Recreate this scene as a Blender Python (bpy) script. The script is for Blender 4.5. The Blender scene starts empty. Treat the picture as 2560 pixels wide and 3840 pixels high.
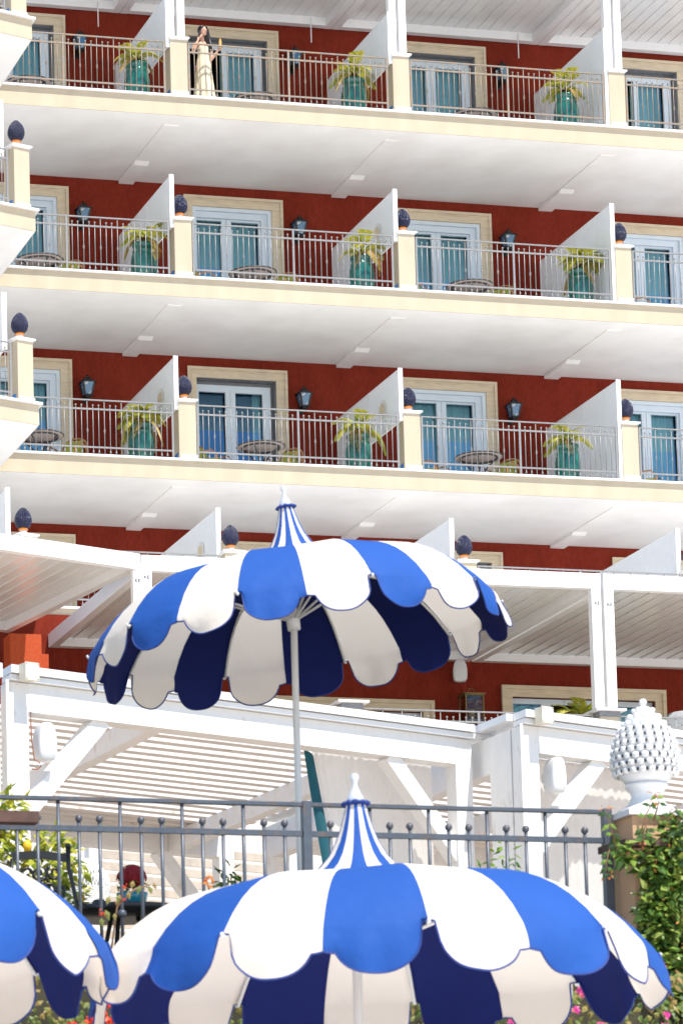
import bpy, bmesh, math, random
from mathutils import Vector, Matrix, Euler
C = bpy.context.scene.collection
R_ = math.radians
PI = math.pi
random.seed(7)
SC = bpy.context.scene

# ------------------------------------------------------------------ camera (calibrated on the facade grid)
CAM_LOC = Vector((-15.1965, -61.8336, -25.0457))
CAM_ROT = Euler((R_(96.3247), R_(0.8071), R_(-12.5613)), 'XYZ')
FPX, PPX, PPY = 13007.41, -352.223, 3822.973     # focal length and principal point, in pixels of a 2560 x 3840 frame
cd = bpy.data.cameras.new('camera'); cam = bpy.data.objects.new('camera', cd); C.objects.link(cam)
cam.location = CAM_LOC; cam.rotation_euler = CAM_ROT
cd.sensor_fit = 'HORIZONTAL'; cd.sensor_width = 36.0
cd.lens = FPX / 2560 * 36.0
cd.shift_x = (1280 - PPX) / 2560; cd.shift_y = (PPY - 1920) / 2560
cd.clip_start = 0.5; cd.clip_end = 2000
cd.dof.use_dof = True; cd.dof.focus_distance = 62.0; cd.dof.aperture_fstop = 15.0
SC.camera = cam
_RM = CAM_ROT.to_matrix()
def at(px, py, Y):
    d = _RM @ Vector(((px - PPX) / FPX, -(py - PPY) / FPX, -1.0))
    return CAM_LOC + d * ((Y - CAM_LOC.y) / d.y)

# ------------------------------------------------------------------ materials
def mat(name, col, rough=0.6, metal=0.0, var=0.06, scale=6.0, bump=0.0, bscale=60.0, spec=0.5, island=0.0,
        col2=None, c2amt=0.5, c2scale=3.0, trans=0.0, coat=0.0, stretch=None, c2sharp=0.12, detail=4.0):
    m = bpy.data.materials.new(name); m.use_nodes = True
    nt = m.node_tree; N = nt.nodes; L = nt.links
    b = N['Principled BSDF']; out = N['Material Output']
    b.inputs['Roughness'].default_value = rough; b.inputs['Metallic'].default_value = metal
    b.inputs['Specular IOR Level'].default_value = spec
    if coat: b.inputs['Coat Weight'].default_value = coat; b.inputs['Coat Roughness'].default_value = 0.05
    tc = N.new('ShaderNodeTexCoord')
    src = tc.outputs['Object']
    if stretch:
        mp = N.new('ShaderNodeMapping'); mp.inputs['Scale'].default_value = stretch
        L.new(src, mp.inputs['Vector']); src = mp.outputs['Vector']
    nz = N.new('ShaderNodeTexNoise'); nz.inputs['Scale'].default_value = scale; nz.inputs['Detail'].default_value = detail
    L.new(src, nz.inputs['Vector'])
    mr = N.new('ShaderNodeMapRange'); mr.inputs[1].default_value = 0.3; mr.inputs[2].default_value = 0.7
    mr.inputs[3].default_value = 1 - var; mr.inputs[4].default_value = 1 + var
    L.new(nz.outputs['Fac'], mr.inputs[0])
    base = N.new('ShaderNodeRGB'); base.outputs[0].default_value = (*col, 1)
    cur = base.outputs[0]
    if col2:
        n2 = N.new('ShaderNodeTexNoise'); n2.inputs['Scale'].default_value = c2scale; n2.inputs['Detail'].default_value = 5
        L.new(src, n2.inputs['Vector'])
        r2 = N.new('ShaderNodeMapRange'); r2.inputs[1].default_value = 0.5 - c2sharp + (0.5 - c2amt) * 0.5
        r2.inputs[2].default_value = 0.5 + c2sharp + (0.5 - c2amt) * 0.5
        L.new(n2.outputs['Fac'], r2.inputs[0])
        mx = N.new('ShaderNodeMix'); mx.data_type = 'RGBA'
        mx.inputs[7].default_value = (*col2, 1); L.new(cur, mx.inputs[6]); L.new(r2.outputs[0], mx.inputs[0])
        cur = mx.outputs[2]
    mul = N.new('ShaderNodeVectorMath'); mul.operation = 'SCALE'
    L.new(cur, mul.inputs[0]); L.new(mr.outputs[0], mul.inputs['Scale']); cur = mul.outputs[0]
    if island:
        g = N.new('ShaderNodeNewGeometry')
        ir = N.new('ShaderNodeMapRange'); ir.inputs[3].default_value = 1 - island; ir.inputs[4].default_value = 1 + island
        L.new(g.outputs['Random Per Island'], ir.inputs[0])
        m3 = N.new('ShaderNodeVectorMath'); m3.operation = 'SCALE'
        L.new(cur, m3.inputs[0]); L.new(ir.outputs[0], m3.inputs['Scale']); cur = m3.outputs[0]
    L.new(cur, b.inputs['Base Color'])
    if bump:
        bn = N.new('ShaderNodeTexNoise'); bn.inputs['Scale'].default_value = bscale; bn.inputs['Detail'].default_value = 3
        L.new(src, bn.inputs['Vector'])
        bp = N.new('ShaderNodeBump'); bp.inputs['Strength'].default_value = bump; bp.inputs['Distance'].default_value = 0.02
        L.new(bn.outputs['Fac'], bp.inputs['Height']); L.new(bp.outputs['Normal'], b.inputs['Normal'])
    if trans:
        t = N.new('ShaderNodeBsdfTranslucent'); L.new(cur, t.inputs['Color'])
        ms = N.new('ShaderNodeMixShader'); ms.inputs[0].default_value = trans
        L.new(b.outputs[0], ms.inputs[1]); L.new(t.outputs[0], ms.inputs[2]); L.new(ms.outputs[0], out.inputs['Surface'])
    return m
def leaf_mat(name, cols, trans=0.3, rough=0.45):
    m = bpy.data.materials.new(name); m.use_nodes = True
    nt = m.node_tree; N = nt.nodes; L = nt.links; b = N['Principled BSDF']
    b.inputs['Roughness'].default_value = rough
    g = N.new('ShaderNodeNewGeometry'); cr = N.new('ShaderNodeValToRGB'); cr.color_ramp.interpolation = 'LINEAR'
    el = cr.color_ramp.elements
    while len(el) < len(cols): el.new(0.5)
    for i, c in enumerate(cols):
        el[i].position = i / (len(cols) - 1); el[i].color = (*c, 1)
    L.new(g.outputs['Random Per Island'], cr.inputs[0]); L.new(cr.outputs[0], b.inputs['Base Color'])
    t = N.new('ShaderNodeBsdfTranslucent'); L.new(cr.outputs[0], t.inputs['Color'])
    ms = N.new('ShaderNodeMixShader'); ms.inputs[0].default_value = trans
    L.new(b.outputs[0], ms.inputs[1]); L.new(t.outputs[0], ms.inputs[2]); L.new(ms.outputs[0], N['Material Output'].inputs['Surface'])
    return m
def glass_mat(name, tint, fac, rough=0.01):
    m = bpy.data.materials.new(name); m.use_nodes = True
    nt = m.node_tree; N = nt.nodes; L = nt.links; N.remove(N['Principled BSDF'])
    t = N.new('ShaderNodeBsdfTransparent'); t.inputs['Color'].default_value = (*tint, 1)
    g = N.new('ShaderNodeBsdfGlossy'); g.inputs['Roughness'].default_value = rough; g.inputs['Color'].default_value = (0.28, 0.62, 1.0, 1)
    ms = N.new('ShaderNodeMixShader'); ms.inputs[0].default_value = fac
    L.new(t.outputs[0], ms.inputs[1]); L.new(g.outputs[0], ms.inputs[2]); L.new(ms.outputs[0], N['Material Output'].inputs['Surface'])
    return m
M = {}
M['red'] = mat('red_render', (0.215, 0.031, 0.018), 0.95, var=0.13, scale=22, bump=0.5, bscale=140, col2=(0.175, 0.024, 0.014), c2scale=2.2, c2amt=0.42, c2sharp=0.2, spec=0.04, stretch=(1, 1, 0.4))
M['sunlit_red'] = mat('red_render_sunlit', (0.52, 0.10, 0.042), 0.95, var=0.1, scale=20, bump=0.5, bscale=140, spec=0.04)  # column's red render, with the sunlight on it put into a lighter, oranger colour
M['cream'] = mat('cream_render', (0.555, 0.468, 0.348), 0.85, var=0.03, scale=3, bump=0.25, bscale=90, col2=(0.505, 0.422, 0.308), c2scale=2.6, c2amt=0.34, c2sharp=0.2, stretch=(1, 1, 0.3), spec=0.2)
M['soffit'] = mat('white_soffit_paint', (0.87, 0.86, 0.84), 0.85, var=0.025, scale=1.5, bump=0.1, bscale=40, spec=0.2, col2=(0.80, 0.78, 0.755), c2scale=0.9, c2amt=0.34, c2sharp=0.14)
M['white'] = mat('white_paint', (0.82, 0.82, 0.81), 0.5, var=0.02, scale=5)
M['marble'] = mat('white_marble', (0.80, 0.79, 0.78), 0.4, var=0.05, scale=14, col2=(0.66, 0.65, 0.64), c2scale=9, c2amt=0.2)
M['tile'] = mat('blue_glazed_tile', (0.02, 0.17, 0.50), 0.2, var=0.15, scale=12, coat=0.4)
M['stone'] = mat('limestone_surround', (0.66, 0.56, 0.41), 0.8, var=0.07, scale=5, bump=0.15, bscale=50, col2=(0.58, 0.49, 0.37), c2scale=3.0, c2amt=0.3, stretch=(1, 1, 4))
M['frame'] = mat('pale_blue_white_door_paint', (0.66, 0.75, 0.84), 0.4, var=0.02)
M['reveal'] = mat('weathered_grey_reveal', (0.22, 0.23, 0.25), 0.8, var=0.25, scale=30, stretch=(0.4, 1, 8))
M['glass'] = glass_mat('door_glass', (0.78, 0.90, 0.90), 0.22)
M['curtain'] = mat('teal_sheer_curtain', (0.26, 0.45, 0.43), 0.9, var=0.05, spec=0.1)
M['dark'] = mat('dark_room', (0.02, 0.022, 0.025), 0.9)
M['rail'] = mat('silver_painted_iron', (0.27, 0.265, 0.265), 0.42, metal=0.2, var=0.10, scale=25, col2=(0.40, 0.34, 0.29), c2scale=22, c2amt=0.22)
M['rail_rust'] = mat('weathered_iron', (0.24, 0.23, 0.215), 0.55, metal=0.25, var=0.15, scale=20, col2=(0.34, 0.22, 0.13), c2scale=12, c2amt=0.45)
M['screen'] = mat('white_corrugated_panel', (0.84, 0.85, 0.86), 0.5, var=0.02)
M['iron'] = mat('dark_grey_iron', (0.085, 0.10, 0.125), 0.42, metal=0.3, var=0.12, scale=30, col2=(0.16, 0.11, 0.08), c2scale=14, c2amt=0.16)
M['black'] = mat('black_lantern_metal', (0.012, 0.012, 0.013), 0.35, var=0.2)
M['lampglass'] = mat('lamp_glass_blue_reflection', (0.07, 0.20, 0.36), 0.06, var=0.0, coat=0.6, col2=(0.62, 0.64, 0.64), c2scale=9, c2amt=0.28, c2sharp=0.04)  # blue reflection painted into the pane colour; pale patches are frosting
M['navy'] = mat('navy_glaze', (0.003, 0.005, 0.042), 0.16, var=0.2, scale=30, coat=0.0, island=0.3, spec=0.6)
M['orange'] = mat('orange_glaze', (0.85, 0.26, 0.02), 0.25, coat=0.3)
M['ceramic'] = mat('white_ceramic', (0.80, 0.80, 0.80), 0.28, var=0.02, coat=0.4)
M['holes'] = mat('dark_hole', (0.05, 0.05, 0.055), 0.9)
M['teal'] = mat('teal_green_glaze', (0.004, 0.135, 0.105), 0.12, var=0.3, scale=5, coat=0.8, col2=(0.004, 0.05, 0.06), c2scale=4, c2amt=0.35, stretch=(3, 3, 0.6))
M['soil'] = mat('palm_trunk_fibre', (0.09, 0.05, 0.025), 0.95, var=0.4, scale=40, bump=0.8, bscale=80)
M['frond'] = leaf_mat('palm_frond_leaflets', [(0.14, 0.22, 0.03), (0.30, 0.40, 0.05), (0.52, 0.55, 0.06), (0.66, 0.56, 0.07), (0.60, 0.36, 0.09)])
M['frond_dry'] = leaf_mat('dry_palm_leaflets', [(0.35, 0.30, 0.06), (0.52, 0.38, 0.10), (0.48, 0.26, 0.12)])
M['tabletop'] = mat('taupe_stone_table', (0.30, 0.25, 0.23), 0.5, var=0.15, scale=9)
M['charcoal'] = mat('charcoal_metal', (0.035, 0.035, 0.04), 0.4)
M['rattan'] = mat('brown_rattan', (0.40, 0.19, 0.08), 0.6, var=0.35, scale=30, stretch=(1, 1, 3))
M['cushion'] = mat('olive_green_cushion', (0.36, 0.36, 0.05), 0.9, var=0.1)
M['alu'] = mat('white_aluminium', (0.83, 0.83, 0.83), 0.32, var=0.015)
M['louver'] = mat('white_louvre_aluminium', (0.80, 0.80, 0.79), 0.2, var=0.03, scale=2)
M['wood'] = mat('white_painted_timber', (0.84, 0.83, 0.81), 0.6, var=0.035, scale=7, bump=0.12, bscale=30, col2=(0.66, 0.61, 0.55), c2scale=7, c2amt=0.14, c2sharp=0.07, stretch=(1, 1, 0.6))
M['slat'] = mat('whitewashed_slats', (0.78, 0.735, 0.69), 0.7, var=0.06, scale=4, col2=(0.50, 0.40, 0.30), c2scale=7, c2amt=0.10, c2sharp=0.05)
M['brownslat'] = mat('weathered_timber_slats', (0.55, 0.47, 0.38), 0.8, var=0.15, scale=6)
M['sheer'] = mat('white_sheer_curtain', (0.90, 0.88, 0.85), 0.9, trans=0.6, var=0.03)
M['tealcloth'] = mat('dark_teal_cloth', (0.005, 0.085, 0.115), 0.85, var=0.15)
M['plastic'] = mat('white_plastic', (0.70, 0.72, 0.74), 0.35, var=0.01)
M['beige'] = mat('beige_plastic', (0.76, 0.71, 0.58), 0.45, var=0.02)
M['cable'] = mat('copper_brown_cable', (0.35, 0.13, 0.07), 0.5)
M['blue'] = mat('royal_blue_canvas', (0.011, 0.073, 0.315), 0.75, var=0.05, scale=2.5, bump=0.6, bscale=6, trans=0.0, spec=0.3)
M['canvas'] = mat('white_canvas', (0.88, 0.80, 0.71), 0.8, var=0.015, scale=2.5, bump=0.6, bscale=6, trans=0.30, spec=0.3)
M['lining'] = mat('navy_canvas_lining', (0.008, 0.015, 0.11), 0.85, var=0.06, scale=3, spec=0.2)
M['trim'] = mat('navy_blue_piping', (0.008, 0.035, 0.21), 0.6)
M['pole'] = mat('white_umbrella_pole', (0.74, 0.74, 0.73), 0.3, var=0.02)
M['silver'] = mat('silver_finial', (0.72, 0.73, 0.75), 0.3, metal=0.35)
M['terracotta'] = mat('peach_render', (0.66, 0.42, 0.25), 0.9, var=0.06, bump=0.3, bscale=80, col2=(0.58, 0.36, 0.21), c2scale=3, c2amt=0.4, c2sharp=0.3)
M['rooftile'] = mat('brown_tile', (0.085, 0.042, 0.03), 0.7, var=0.3, scale=12)
M['ivy'] = leaf_mat('vine_leaves', [(0.02, 0.05, 0.012), (0.05, 0.11, 0.018), (0.09, 0.18, 0.025), (0.19, 0.29, 0.04), (0.33, 0.38, 0.08)], 0.15, 0.35)
M['hedgeleaf'] = leaf_mat('hedge_leaves', [(0.07, 0.13, 0.02), (0.15, 0.20, 0.04), (0.26, 0.26, 0.06), (0.36, 0.22, 0.07)], 0.25, 0.5)
M['lemonleaf'] = leaf_mat('lemon_leaves', [(0.12, 0.20, 0.02), (0.32, 0.38, 0.03), (0.52, 0.52, 0.05), (0.62, 0.55, 0.06)], 0.35, 0.4)
M['greenleaf'] = leaf_mat('green_leaves', [(0.05, 0.14, 0.02), (0.14, 0.26, 0.03), (0.30, 0.42, 0.05)], 0.3, 0.4)
M['lemon'] = mat('lemon_peel', (0.85, 0.50, 0.02), 0.4)
M['redflower'] = leaf_mat('red_petals', [(0.55, 0.01, 0.01), (0.80, 0.05, 0.02), (0.85, 0.12, 0.04)], 0.3)
M['pinkflower'] = leaf_mat('magenta_petals', [(0.60, 0.02, 0.25), (0.75, 0.06, 0.40), (0.7, 0.15, 0.2)], 0.3)
M['orangeflower'] = leaf_mat('orange_young_leaves', [(0.62, 0.14, 0.03), (0.72, 0.26, 0.05), (0.5, 0.1, 0.06)], 0.3)
M['mumflower'] = leaf_mat('crimson_petals', [(0.22, 0.0, 0.01), (0.38, 0.005, 0.015), (0.5, 0.02, 0.03)], 0.2)
M['stem'] = mat('brown_stem', (0.22, 0.12, 0.06), 0.9, var=0.2)
M['wicker'] = mat('white_wicker', (0.82, 0.80, 0.76), 0.7, var=0.05)
M['greywicker'] = mat('grey_woven_rattan', (0.30, 0.31, 0.32), 0.7, var=0.35, scale=60)
M['brass'] = mat('aged_brass', (0.20, 0.14, 0.06), 0.45, metal=0.6, var=0.2)
M['lampglass2'] = glass_mat('lantern_glass', (0.6, 0.55, 0.45), 0.12)
M['skin'] = mat('skin', (0.62, 0.36, 0.25), 0.5, var=0.03, spec=0.3)
M['dress'] = mat('pale_yellow_linen', (0.80, 0.71, 0.50), 0.9, var=0.06, scale=14, bump=0.2, bscale=60, stretch=(1, 1, 0.3), trans=0.06)
M['hair'] = mat('dark_brown_hair', (0.010, 0.007, 0.006), 0.4, var=0.3, scale=40, stretch=(6, 6, 0.5))
M['lips'] = mat('lips', (0.45, 0.10, 0.09), 0.5)
M['icecream'] = mat('orange_ice_cream', (0.85, 0.42, 0.10), 0.6)
M['cone'] = mat('wafer', (0.60, 0.36, 0.14), 0.8)
M['paving'] = mat('pale_stone_paving', (0.83, 0.78, 0.725), 0.9, var=0.1, scale=2)
M['deck'] = mat('brown_timber_deck', (0.38, 0.31, 0.25), 0.85, var=0.2, scale=5)
M['earth'] = mat('dark_planted_earth', (0.05, 0.045, 0.025), 0.95, var=0.4, scale=9)
M['whitewall'] = mat('white_terrace_wall', (0.60, 0.56, 0.51), 0.85, var=0.06, scale=1)
M['print'] = mat('dark_print', (0.03, 0.03, 0.035), 0.5)

# ------------------------------------------------------------------ mesh builder
class MB:
    def __init__(s): s.v = []; s.f = []; s.mi = []; s.sm = []
    def add(s, vs, fs, mi=0, smooth=False):
        o = len(s.v); s.v += [tuple(p) for p in vs]
        for f in fs: s.f.append(tuple(i + o for i in f)); s.mi.append(mi); s.sm.append(smooth)
        return s
    def box(s, x0, y0, z0, x1, y1, z1, mi=0):
        return s.add([(x0,y0,z0),(x1,y0,z0),(x1,y1,z0),(x0,y1,z0),(x0,y0,z1),(x1,y0,z1),(x1,y1,z1),(x0,y1,z1)],
                     [(0,3,2,1),(4,5,6,7),(0,1,5,4),(1,2,6,5),(2,3,7,6),(3,0,4,7)], mi)
    def hexa(s, pts, mi=0):     # 4 bottom points (ccw) then 4 top points
        return s.add(pts, [(0,3,2,1),(4,5,6,7),(0,1,5,4),(1,2,6,5),(2,3,7,6),(3,0,4,7)], mi)
    def bar(s, a, b, w, h, up=(0,0,1), mi=0):   # rectangular bar from a to b, w across, h along up
        a = Vector(a); b = Vector(b); d = (b - a).normalized(); up = Vector(up)
        x = d.cross(up).normalized(); y = x.cross(d).normalized()
        x *= w / 2; y *= h / 2
        return s.hexa([a-x-y, a+x-y, b+x-y, b-x-y, a-x+y, a+x+y, b+x+y, b-x+y] if False else
                      [a-x-y, b-x-y, b+x-y, a+x-y, a-x+y, b-x+y, b+x+y, a+x+y], mi)
    def prism(s, poly, z0, z1, mi=0):
        n = len(poly)
        vs = [(x, y, z0) for x, y in poly] + [(x, y, z1) for x, y in poly]
        return s.add(vs, [tuple(range(n))[::-1], tuple(range(n, 2*n))] + [(i, (i+1) % n, n + (i+1) % n, n + i) for i in range(n)], mi)
    def tube(s, pts, r, seg=6, mi=0, cap=True, smooth=True):
        pts = [Vector(p) for p in pts]; n = len(pts)
        rs = r if isinstance(r, (list, tuple)) else [r] * n
        vs = []; fs = []
        ref = Vector((0.13, 0.2, 1))
        for i, p in enumerate(pts):
            d = (pts[min(i+1, n-1)] - pts[max(i-1, 0)])
            if d.length < 1e-9: d = Vector((0, 0, 1))
            d.normalize()
            x = d.cross(ref)
            if x.length < 0.05: x = d.cross(Vector((1, 0.1, 0)))
            x.normalize(); y = d.cross(x).normalized()
            for k in range(seg):
                a = 2*PI*k/seg
                vs.append(p + (x*math.cos(a) + y*math.sin(a))*rs[i])
        for i in range(n-1):
            for k in range(seg):
                k2 = (k+1) % seg
                fs.append((i*seg+k, i*seg+k2, (i+1)*seg+k2, (i+1)*seg+k))
        if cap: fs += [tuple(range(seg))[::-1], tuple((n-1)*seg + k for k in range(seg))]
        return s.add(vs, fs, mi, smooth)
    def lathe(s, prof, c=(0,0,0), seg=20, mi=0, smooth=True, mod=None, cap=True):
        vs = []; fs = []; n = len(prof)
        for i, (r, z) in enumerate(prof):
            for k in range(seg):
                a = 2*PI*k/seg
                rr = r * (mod(a, i / max(1, n-1)) if mod else 1)
                vs.append((c[0]+rr*math.cos(a), c[1]+rr*math.sin(a), c[2]+z))
        for i in range(n-1):
            for k in range(seg):
                k2 = (k+1) % seg
                fs.append((i*seg+k, i*seg+k2, (i+1)*seg+k2, (i+1)*seg+k))
        if cap: fs += [tuple(range(seg))[::-1], tuple((n-1)*seg + k for k in range(seg))]
        return s.add(vs, fs, mi, smooth)
    def ball(s, c, r, seg=8, rings=6, mi=0, sc=(1,1,1)):
        prof = [(max(1e-4, r*math.sin(PI*i/rings)), -r*math.cos(PI*i/rings)) for i in range(rings+1)]
        vs = []; fs = []
        for rr, z in prof:
            for k in range(seg):
                a = 2*PI*k/seg; vs.append((c[0]+rr*math.cos(a)*sc[0], c[1]+rr*math.sin(a)*sc[1], c[2]+z*sc[2]))
        for i in range(rings):
            for k in range(seg):
                k2 = (k+1) % seg; fs.append((i*seg+k, i*seg+k2, (i+1)*seg+k2, (i+1)*seg+k))
        return s.add(vs, fs, mi, True)
    def grid(s, pts, nu, nv, mi=0, smooth=True, wrap=False):    # pts row-major: nv rows of nu
        fs = []
        for j in range(nv-1):
            for i in range(nu if wrap else nu-1):
                i2 = (i+1) % nu
                fs.append((j*nu+i, j*nu+i2, (j+1)*nu+i2, (j+1)*nu+i))
        return s.add(pts, fs, mi, smooth)
    def leaf(s, c, d, n, l, w, mi=0):        # pointed leaf from c along d, bent, face normal n
        d = Vector(d).normalized(); n = Vector(n); x = d.cross(n)
        if x.length < 1e-3: x = d.orthogonal()
        x.normalize(); n = x.cross(d).normalized(); c = Vector(c)
        return s.add([c, c+d*l*0.4+x*w*0.5-n*w*0.12, c+d*l*0.45+n*w*0.10, c+d*l*0.4-x*w*0.5-n*w*0.12, c+d*l-n*l*0.18],
                     [(0,1,2),(0,2,3),(1,4,2),(2,4,3)], mi)
    def mesh(s, name, mats):
        me = bpy.data.meshes.new(name); me.from_pydata(s.v, [], s.f)
        for m in (mats if isinstance(mats, (list, tuple)) else [mats]): me.materials.append(m)
        me.polygons.foreach_set('material_index', s.mi); me.polygons.foreach_set('use_smooth', s.sm)
        me.update(); return me
    def build(s, name, mats, parent=None, loc=None):
        return link(name, s.mesh(name, mats), parent, loc)
def link(name, me, parent=None, loc=None):
    o = bpy.data.objects.new(name, me); C.objects.link(o)
    if parent: o.parent = parent
    if loc is not None: o.location = loc
    return o
def tag(o, label=None, cat=None, group=None, kind=None):
    if label: o['label'] = label
    if cat: o['category'] = cat
    if group: o['group'] = group
    if kind: o['kind'] = kind
    return o
def thing(name, label, cat, loc=(0,0,0), rz=0.0, group=None):
    o = bpy.data.objects.new(name, None); C.objects.link(o); o.empty_display_size = 0.2
    o.location = loc; o.rotation_euler = (0, 0, rz)
    return tag(o, label, cat, group)
def dup(root, loc, rz=0.0, label=None, group=None):
    r = root.copy(); C.objects.link(r); r.location = loc; r.rotation_euler = (0, 0, rz)
    if label: r['label'] = label
    if group: r['group'] = group
    for ch in list(root.children):
        c = ch.copy(); C.objects.link(c); c.parent = r
        for g in list(ch.children):
            d = g.copy(); C.objects.link(d); d.parent = c
    return r
rnd = random.uniform
# ------------------------------------------------------------------ hotel building
W = 4.547; DW = 3.65
FZ = {1: 0.0, 2: -3.604, 3: -7.2, 4: -10.8}
FY = {1: 0.0, 2: 0.0, 3: 0.0, 4: -2.62}
ROW = {1: 'top balcony row', 2: 'second balcony row', 3: 'third balcony row', 4: 'terrace above white pergola'}
XL, XR = -8.0, 19.5
hotel = thing('hotel_building', 'terracotta red hotel with cream balcony edges, white soffits and french doors', 'building', (0, 0, 0))
A18 = R_(18.5)
def wing(dx, dy, l):      # a point on the angled left wing: l metres left of its front corner, offset from there
    return (0.59 - l*math.cos(A18) + dx, -3.12 - l*math.sin(A18) + dy)
def slab_poly(k, out=0.0, back=DW):
    y = FY[k]
    c0 = (0.59 + out, -3.12 - out); c1 = (wing(0, 0, 9)[0], wing(0, 0, 9)[1] - out)
    if k == 4: c0 = (0.59, -3.12 - out)
    return [c1, c0, (0.59 + out, y - out), (XR, y - out), (XR, back), (XL - 2, back)]
# walls with door openings
DX0, DX1, DH = 1.164, 2.86, 2.757
for k in (1, 2, 3, 4):
    z = FZ[k]; top = z + (3.34 if k == 1 else 3.185); mb = MB()
    edges = [XL]
    for j in range(-1, 4): edges += [W*j + DX0, W*j + DX1]
    edges.append(XR)
    for i in range(0, len(edges), 2): mb.box(edges[i], DW, z, edges[i+1], DW + 0.25, z + DH)
    mb.box(XL, DW, z + DH, XR, DW + 0.25, top + 0.15)
    mb.build('wall', M['red'], hotel)
# slabs: cream fascia, white soffit, marble ledge
for k in (1, 2, 3, 4):
    z = FZ[k]
    fd = 0.405 if k < 4 else 0.15
    s = MB().prism(slab_poly(k), z - fd, z - 0.045).build('balcony_slab', M['cream'], hotel)
    MB().prism(slab_poly(k, 0.06), z - 0.043, z - 0.002).build('ledge', M['marble'], s)
    MB().prism(slab_poly(k, -0.012, DW - 0.004), z - fd - 0.008, z - fd - 0.002).build('soffit', M['soffit'], s)
    for j in range(0, 5):
        x0, x1 = W*j - 0.38, W*j - 0.08
        ys = FY[k]
        mb = MB().box(x0, ys + 0.48, z - 0.432, x1, 2.42, z - 0.414)
        mb.hexa([(x0+.002, 2.56, z-.478), (x1+.001, 2.56, z-.478), (x1+.001, DW-.005, z-.478), (x0+.002, DW-.005, z-.478), (x0+.002, 2.425, z-.414), (x1+.001, 2.425, z-.414), (x1+.001, DW-.005, z-.414), (x0+.002, DW-.005, z-.414)])
        if j > 0 and k < 4: mb.build('soffit_beam', M['soffit'], s)
    sk = MB().box(0.7, DW - 0.02, z + 0.001, XR, DW - 0.003, z + 0.09)
    sk.build('skirting', M['tile'], s)
# pillars
def pillar(x0, x1, y0, y1, z, h, rot=0.0, org=None, parent=hotel):
    def tr(mb):
        if rot:
            c, s_ = math.cos(rot), math.sin(rot)
            mb.v = [(org[0] + (x*c - y*s_), org[1] + (x*s_ + y*c), zz) for x, y, zz in mb.v]
        return mb
    p = tr(MB().box(x0, y0, z, x1, y1, z + h)).build('pillar', M['cream'], parent)
    cp = MB()
    cx, cy = (x0+x1)/2, (y0+y1)/2; hx, hy = (x1-x0)/2, (y1-y0)/2
    prof = [(0.006, 0.0), (0.014, 0.012), (0.036, 0.022), (0.045, 0.03), (0.045, 0.048), (0.038, 0.056)]
    vs = []
    for o, zz in prof:
        vs += [(cx-hx-o, cy-hy-o, z+h-0.01+zz), (cx+hx+o, cy-hy-o, z+h-0.01+zz), (cx+hx+o, cy+hy+o, z+h-0.01+zz), (cx-hx-o, cy+hy+o, z+h-0.01+zz)]
    fs = [(3,2,1,0)] + [tuple(range(len(vs)-4, len(vs)))]
    for i in range(len(prof)-1):
        for a in range(4):
            b = (a+1) % 4; fs.append((i*4+a, i*4+b, i*4+4+b, i*4+4+a))
    cp.add(vs, fs); tr(cp).build('cap', M['marble'], p)
    sk = MB(); sk.box(x0+0.03, y0-0.012, z+0.001, x1+0.012, y0-0.001, z+0.085); sk.box(x1+0.001, y0, z+0.001, x1+0.012, y1, z+0.085)
    tr(sk).build('skirting', M['marble'], p)
    tr(MB().box(x0-0.012, y0+0.07, z+0.001, x0-0.001, y1, z+0.135)).build('tile_base', M['tile'], p)
    return p
for k in (1, 2, 3, 4):
    for j in range(1, 5):
        if k == 4 and j == 4: pass
        pillar(W*j - 0.36, W*j - 0.02, FY[k] + 0.005, FY[k] + 0.365, FZ[k], 1.128)
    o = wing(0, 0.0, 0.09)
    pillar(-0.33, 0.0, 0.03, 0.37, FZ[k], 1.128, A18, o)
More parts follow.
